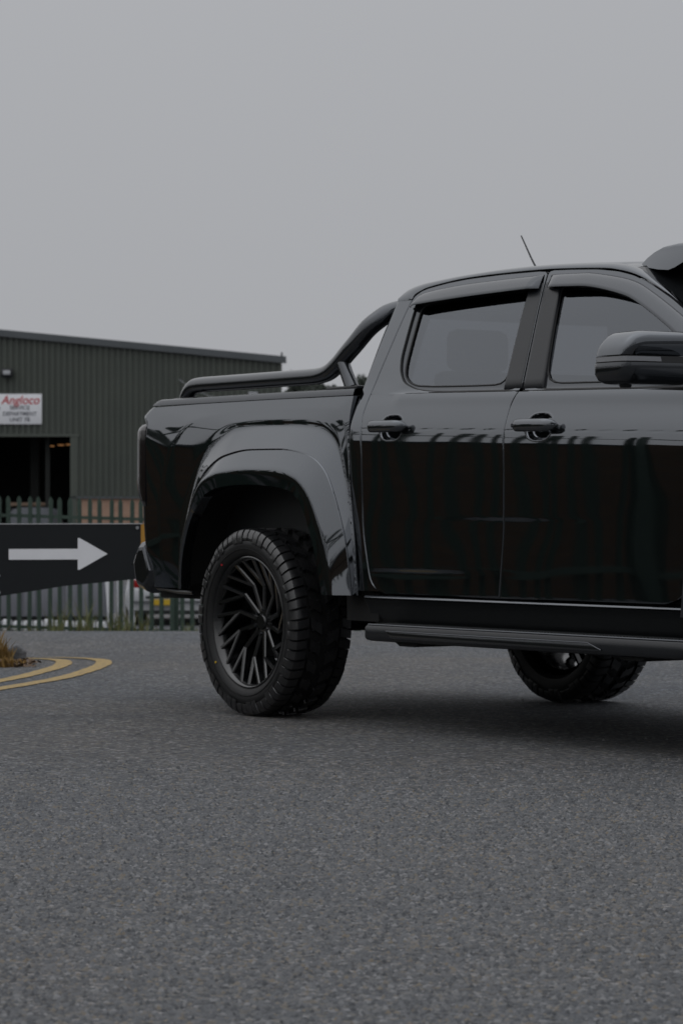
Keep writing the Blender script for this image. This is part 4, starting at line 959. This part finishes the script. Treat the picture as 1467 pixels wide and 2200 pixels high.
# ---- wheels ------------------------------------------------------------------------
def make_wheel(loc, name='wheel'):
    lipy = -.126
    rimp = [(.10, .262), (.06, .258), (-.06, .262), (-.095, .268), (-.112, .276), (lipy, .283), (lipy - .003, .288), (lipy - .001, .2925), (-.112, .2935), (-.10, .285)]
    w = MB().lathe(rimp, 72); w = w.build('wheel', M['rim'], TR, sharp=50); w.location = loc
    # tyre carcass
    tp = [(-.100, .284), (-.118, .289), (-.128, .300), (-.1335, .318), (-.136, .335), (-.1345, .352), (-.131, .3565), (-.132, .3585), (-.1265, .370), (-.116, .382), (-.10, .389), (-.05, .393), (0, .394), (.05, .393), (.10, .389), (.116, .382), (.1265, .370), (.136, .335), (.128, .300), (.105, .284)]
    t = MB().lathe(tp, 96)
    n = 28
    def block(a0, a1, prof, skew=0, taper=.9):
        """lug between angles a0,a1 ; prof list of (y, r_base, r_top)"""
        P = []
        for y, rb, rt in prof:
            k = skew * y; row = []
            for a, r in ((a0 + k, rb), (a0 + k + (a1 - a0) * (1 - taper) / 2, rt), (a1 + k - (a1 - a0) * (1 - taper) / 2, rt), (a1 + k, rb)):
                row.append((r * math.sin(a), y, r * math.cos(a)))
            P.append(row)
        b0 = len(t.v); t.grid(P); m = len(prof)
        t.f.append((b0, b0 + 1, b0 + 2, b0 + 3)); t.f.append(tuple(b0 + (m - 1) * 4 + i for i in (3, 2, 1, 0)))
    da = 2 * math.pi / n
    for i in range(n):
        a = i * da
        for sgn in (-1, 1):
            off = 0 if sgn < 0 else da * .5
            long = [(.1385, .346, .353), (.1375, .356, .369), (.1335, .368, .390), (.1235, .380, .4035), (.105, .382, .4085), (.074, .385, .4095)]
            short = [(.1360, .358, .366), (.1315, .368, .387), (.1215, .380, .4025), (.105, .382, .4085), (.080, .385, .4095)]
            block(a + off + da * .02, a + off + da * .47, [(sgn * y, rb, rt) for y, rb, rt in (long if i % 2 else short)][::1], .5 * sgn)
            block(a + off + da * .53, a + off + da * .95, [(sgn * y, rb, rt) for y, rb, rt in (short if i % 2 else long)], .5 * sgn)
            block(a + off + da * .10, a + off + da * .62, [(sgn * .064, .384, .4095), (sgn * .040, .385, .410), (sgn * .016, .385, .410)], -1.6 * sgn)
            block(a + off + da * .70, a + off + da * 1.02, [(sgn * .058, .384, .4095), (sgn * .022, .385, .410)], 1.2 * sgn)
        # small sidewall scallops
        pass
    ty = t.build('tyre', M['rubber'], w, sharp=35); ty.data.materials.append(M['sidewall'])
    for p in ty.data.polygons:
        if p.index < (len(tp) - 1) * 96: p.material_index = 1
    ty.data.update(); ty.scale = (1.018, 1.13, 1.018); ty.location.y = .008
    # raised ring on the sidewall
    MB().lathe([(-.1410, .3245), (-.1460, .325), (-.1460, .3275), (-.1445, .328)], 80).build('sidewall_ring', M['sidewall'], w)
    # twelve forked spokes sweeping backwards
    def bar(p, q, wd, d0, d1):
        """p,q: (angle, radius, face y)"""
        def P3(a, r, y): return np.array((r * math.sin(a), y, r * math.cos(a)))
        a, b = P3(*p), P3(*q); t_ = b - a; t_ /= np.linalg.norm(t_); nrm = np.cross(t_, (0, 1, 0)); nrm /= np.linalg.norm(nrm)
        rows = []
        for c, dep, ww in ((a, d0, wd[0]), (b, d1, wd[1])):
            rows.append([c - nrm * ww * .75 + (0, dep, 0), c - nrm * ww + (0, .006, 0), c - nrm * ww * .6, c + nrm * ww * .6, c + nrm * ww + (0, .006, 0), c + nrm * ww * .75 + (0, dep, 0)])
        return rows
    for i in range(12):
        a = -i * 2 * math.pi / 12 + .26; sm = MB(); sg = -1    # forks lean anticlockwise as seen from outside
        sm.grid(bar((a, .045, -.052), (a + sg * .0, .166, -.072), (.0120, .0110), .05, .05))
        sm.grid(bar((a + sg * .0, .164, -.072), (a + sg * .20, .281, -.116), (.0105, .0095), .05, .04))
        sm.grid(bar((a + sg * .0, .165, -.072), (a + sg * .50, .281, -.116), (.0100, .0095), .05, .04))
        o = sm.build('spoke', M['rim'], w, sharp=30)
    MB().lathe([(-.060, .001), (-.060, .030), (-.056, .034), (-.050, .036), (-.046, .070), (-.02, .075), (.02, .075)], 36).build('hub', M['rim'], w, sharp=30)
    for i in range(6):
        a = i * math.pi / 3 + .2
        MB().lathe([(-.058, .001), (-.058, .008), (-.046, .010)], 8, (.055 * math.sin(a), 0, .055 * math.cos(a))).build('wheel_nut', M['dkmetal'], w)
    MB().lathe([(.02, .07), (.02, .165), (.045, .165), (.045, .07)], 40).build('brake_disc', M['steel'], w, sharp=30)
    MB().box(-.17, -.09, -.01, .07, -.08, .08, .015).build('brake_caliper', M['under'], w)
    for ang, rr2, m in ((R(233), .312, M['plate']), (R(322), .318, M['redprint'])):
        q = MB().lathe([(-.1452, .0005), (-.1452, .0048), (-.1405, .0052)], 10, (rr2 * math.sin(ang), 0.002, rr2 * math.cos(ang))).build('balance_dot', m, w)
    return w
wz = .4160
w1 = make_wheel((0, -.868, wz))
def wheel_copy(x, s_):
    c = copy_tree(w1, TR, (x, s_ * .868, wz))
    if s_ > 0: c.scale.y = -1
    return c
wheel_copy(0, 1); wheel_copy(3.5, -1); wheel_copy(3.5, 1)

# ---- chassis -------------------------------------------------------------------------
ch = MB()
for s_ in (-1, 1):
    ch.box(-1.05, 4.0, s_ * .42 - .05, s_ * .42 + .05, .52, .66)
ch.box(-.9, .66, -.72, .72, .66, .74)
ch.build('chassis_frame', M['under'], TR, smooth=False)
MB().tube([(0, -.76, wz), (0, -.2, wz), (0, .2, wz), (0, .76, wz)], .05, 14).tube([(0, -.16, wz), (0, -.1, wz), (0, .1, wz), (0, .16, wz)], [.06, .13, .13, .06], 16).build('rear_axle', M['under'], TR)
MB().tube([(3.5, -.76, wz), (3.5, .76, wz)], .04, 12).build('front_axle', M['under'], TR)
for s_ in (-1, 1):
    MB().tube(catmull([(-.62, s_ * .50, .60), (-.3, s_ * .50, .49), (0, s_ * .50, .47), (.3, s_ * .50, .49), (.66, s_ * .50, .58)], 5), .03, 8).build('leaf_spring', M['under'], TR)
    MB().tube([(.05, s_ * .56, .42), (.20, s_ * .52, .80)], .032, 10).build('shock_absorber', M['under'], TR)
MB().tube([(.2, .25, .50), (1.5, .25, .50), (2.8, .2, .52)], .06, 12).build('exhaust', M['under'], TR)
MB().box(.9, 2.5, -.36, .0, .50, .62, .03).build('transfer_case', M['under'], TR)

MB().box(.68, 3.05, -.74, .74, .425, .50, .01).build('underbody_shade_slab', M['under'], TR)  # added slab, blocks light to deepen the shadow under the truck
MB().box(.60, .84, -.872, -.60, .44, .60).build('cab_gap_filler', M['under'], TR, smooth=False)  # added dark box, closes the bright gap between flare and sill
# ---- door mirror -------------------------------------------------------------------------
def mirror_loft(levels):
    P = []
    for z, x0, x1, y0, y1 in levels:
        row = []
        for a in np.linspace(0, 2 * math.pi, 40, endpoint=False):
            c, s2 = math.cos(a), math.sin(a); k = 2 / 6
            ex = abs(c) ** k * (1 if c > 0 else -1); ey = abs(s2) ** k * (1 if s2 > 0 else -1)
            x = (x0 + x1) / 2 + (x1 - x0) / 2 * ex; y = (y0 + y1) / 2 + (y1 - y0) / 2 * ey
            x += .05 * ((y - y0) / (y1 - y0)) * .6
            row.append((x, y, z))
        P.append(row)
    m = MB().grid(P, closed_v=True); n = 40; m.f.append(tuple(range(n))[::-1]); m.f.append(tuple((len(P) - 1) * n + i for i in range(n))); return m
mi = mirror_loft([(1.467, 2.712, 2.900, -1.232, -.93), (1.485, 2.714, 2.908, -1.230, -.93), (1.505, 2.720, 2.913, -1.222, -.93), (1.524, 2.730, 2.915, -1.210, -.93), (1.538, 2.738, 2.914, -1.198, -.93), (1.548, 2.748, 2.905, -1.182, -.935), (1.554, 2.762, 2.890, -1.16, -.945), (1.557, 2.785, 2.865, -1.13, -.96)]).build('side_mirror', M['paint'], TR, sharp=50)
mirror_loft([(1.362, 2.75, 2.86, -1.165, -.95), (1.366, 2.725, 2.885, -1.20, -.93), (1.378, 2.712, 2.897, -1.223, -.92), (1.40, 2.707, 2.904, -1.236, -.915), (1.43, 2.707, 2.906, -1.237, -.915), (1.440, 2.709, 2.906, -1.235, -.915)]).build('lower_housing', M['barblack'], mi, sharp=50)
mirror_loft([(1.441, 2.710, 2.904, -1.234, -.92), (1.464, 2.712, 2.900, -1.233, -.925)]).build('middle_band', M['seal'], mi, sharp=50)
ml = mirror_loft([(1.444, 2.7075, 2.908, -1.2365, -.92), (1.461, 2.7095, 2.905, -1.2355, -.925)])
keep = [f for f in ml.f if len(f) == 4 and np.mean([ml.v[i][1] for i in f]) < -1.085 and np.mean([ml.v[i][0] for i in f]) > 2.74]
ml.f = keep; ml.build('indicator_lens', M['clear'], mi)
MB().tube([(2.80, -1.145, 1.372), (2.80, -1.145, 1.352)], [.028, .020], 14).build('camera_pod', M['plastic'], mi)
MB().box(2.79, 2.88, -.96, -.84, 1.375, 1.415, .015).build('mirror_arm', M['plastic'], mi)
MB().box(2.740, 2.746, -1.15, -.98, 1.40, 1.515, .002).build('mirror_glass', M['vglass'], mi)

# ---- front end (beyond the picture edge) -----------------------------------------------------
FC = dict(
 D=[(0, 2.92, .52, .965), (1, 2.98, .78, .975), (2, 3.14, .985, .98), (3, 3.5, 1.03, .982), (4, 3.86, .985, .98), (5, 4.02, .78, .97), (6, 4.07, .52, .955)],
 C=[(0, 2.90, .52, .975), (1, 2.955, .80, .990), (2, 3.12, 1.04, .998), (3, 3.5, 1.095, 1.0), (4, 3.88, 1.04, .998), (5, 4.05, .80, .985), (6, 4.10, .52, .965)],
 B=[(0, 2.885, .52, .925), (1, 2.93, .84, .935), (2, 3.10, 1.11, .945), (3, 3.5, 1.18, .95), (4, 3.9, 1.11, .945), (5, 4.09, .84, .925), (6, 4.14, .52, .90)],
 T=[(0, 2.872, .52, .905), (1, 2.915, .9, .922), (2, 2.965, 1.352, .865), (3, 3.5, 1.32, .862), (4, 4.20, 1.22, .83), (5, 4.28, .9, .83), (6, 4.27, .52, .82)])
CUR.update({'f' + k: v for k, v in FC.items()})
for k in FC: CV['f' + k] = curve('f' + k)
MB().grid(loft(['fD', 'fC', 'fB', 'fT'], [6, 8, 12], 8)).build('front_wing', M['paint'], TR, sharp=60)
P = [[d_ + (0, .02, 0), np.array((d_[0], -.50, d_[2] + .03))] for d_ in (CV['fD'](s_) for s_ in np.linspace(0, 6, 50))]
MB().grid(P).build('front_wheel_well', M['under'], TR, sharp=None)
P = []
for t in np.linspace(0, 1, 14):
    x = 2.965 + (4.24 - 2.965) * t; w_ = .862 - .035 * t; z0 = 1.352 - .13 * t ** 1.3; P.append([(x + .10 * (1 - s_ * s_), s_ * w_, z0 + .055 * (1 - s_ ** 4) - .03 * t ** 6) for s_ in np.linspace(-1, 1, 25)])
MB().grid(P).build('bonnet', M['paint'], TR, sharp=60)
MB().box(4.16, 4.36, -.80, .80, .98, 1.24, .04).build('grille', M['plastic'], TR)
fb_ = MB().box(4.20, 4.46, -.83, .83, .58, .97, .06).build('front_bumper', M['satin'], TR)
MB().box(4.455, 4.468, -.26, .26, .74, .85, .003).build('front_number_plate', M['white'], fb_, smooth=False)
for s_ in (-1, 1):
    MB().box(4.20, 4.375, s_ * .70 - .13, s_ * .70 + .13, 1.05, 1.18, .03).build('headlight', M['clear'], TR)

# ---- cabin ----------------------------------------------------------------------------------
def seat(x, y, w, name='seat'):
    s_ = MB().box(x - .05, x + .45, y - w / 2, y + w / 2, .85, 1.0, .05).prism([(x - .02, .95), (x + .14, .95), (x + .0, 1.50), (x - .12, 1.50)], y - w / 2 + .02, y + w / 2 - .02, .04).build(name, M['seat'], TR)
    return s_
for y in (-.38, .38):
    s_ = seat(2.05, y, .50); MB().box(1.90, 2.00, y - .14, y + .14, 1.54, 1.73, .04).tube([(1.95, y - .06, 1.45), (1.95, y - .06, 1.6)], .008, 6).tube([(1.95, y + .06, 1.45), (1.95, y + .06, 1.6)], .008, 6).build('headrest', M['seat'], s_)
s_ = seat(1.02, 0, 1.35, 'rear_bench')
for y in (-.44, .44): MB().box(.91, 1.00, y - .15, y + .15, 1.50, 1.68, .04).build('headrest', M['seat'], s_)
MB().box(2.72, 3.0, -.78, .78, 1.05, 1.36, .06).build('dashboard', M['seat'], TR)
pts = [(2.55 + .03 * math.sin(a), -.38 + .185 * math.cos(a), 1.27 + .185 * math.sin(a)) for a in np.linspace(0, 2 * math.pi, 33)]
MB().tube(pts, .014, 8, cap=False).build('steering_wheel', M['seat'], TR)

# ---- the same on the far side ------------------------------------------------------------------
NEAR = {'door', 'cab_quarter', 'rocker_panel', 'sill_cover', 'bed_side', 'wheel_arch_flare', 'wheel_well', 'bed_cap', 'bed_corner', 'tail_lamp', 'bed_lower_rail', 'lower_flange', 'side_step', 'cab_gap_filler', 'side_mirror', 'front_wing', 'front_wheel_well'}
for o in [o for o in TR.children if o.name.split('.')[0] in NEAR]: mirrored(o)
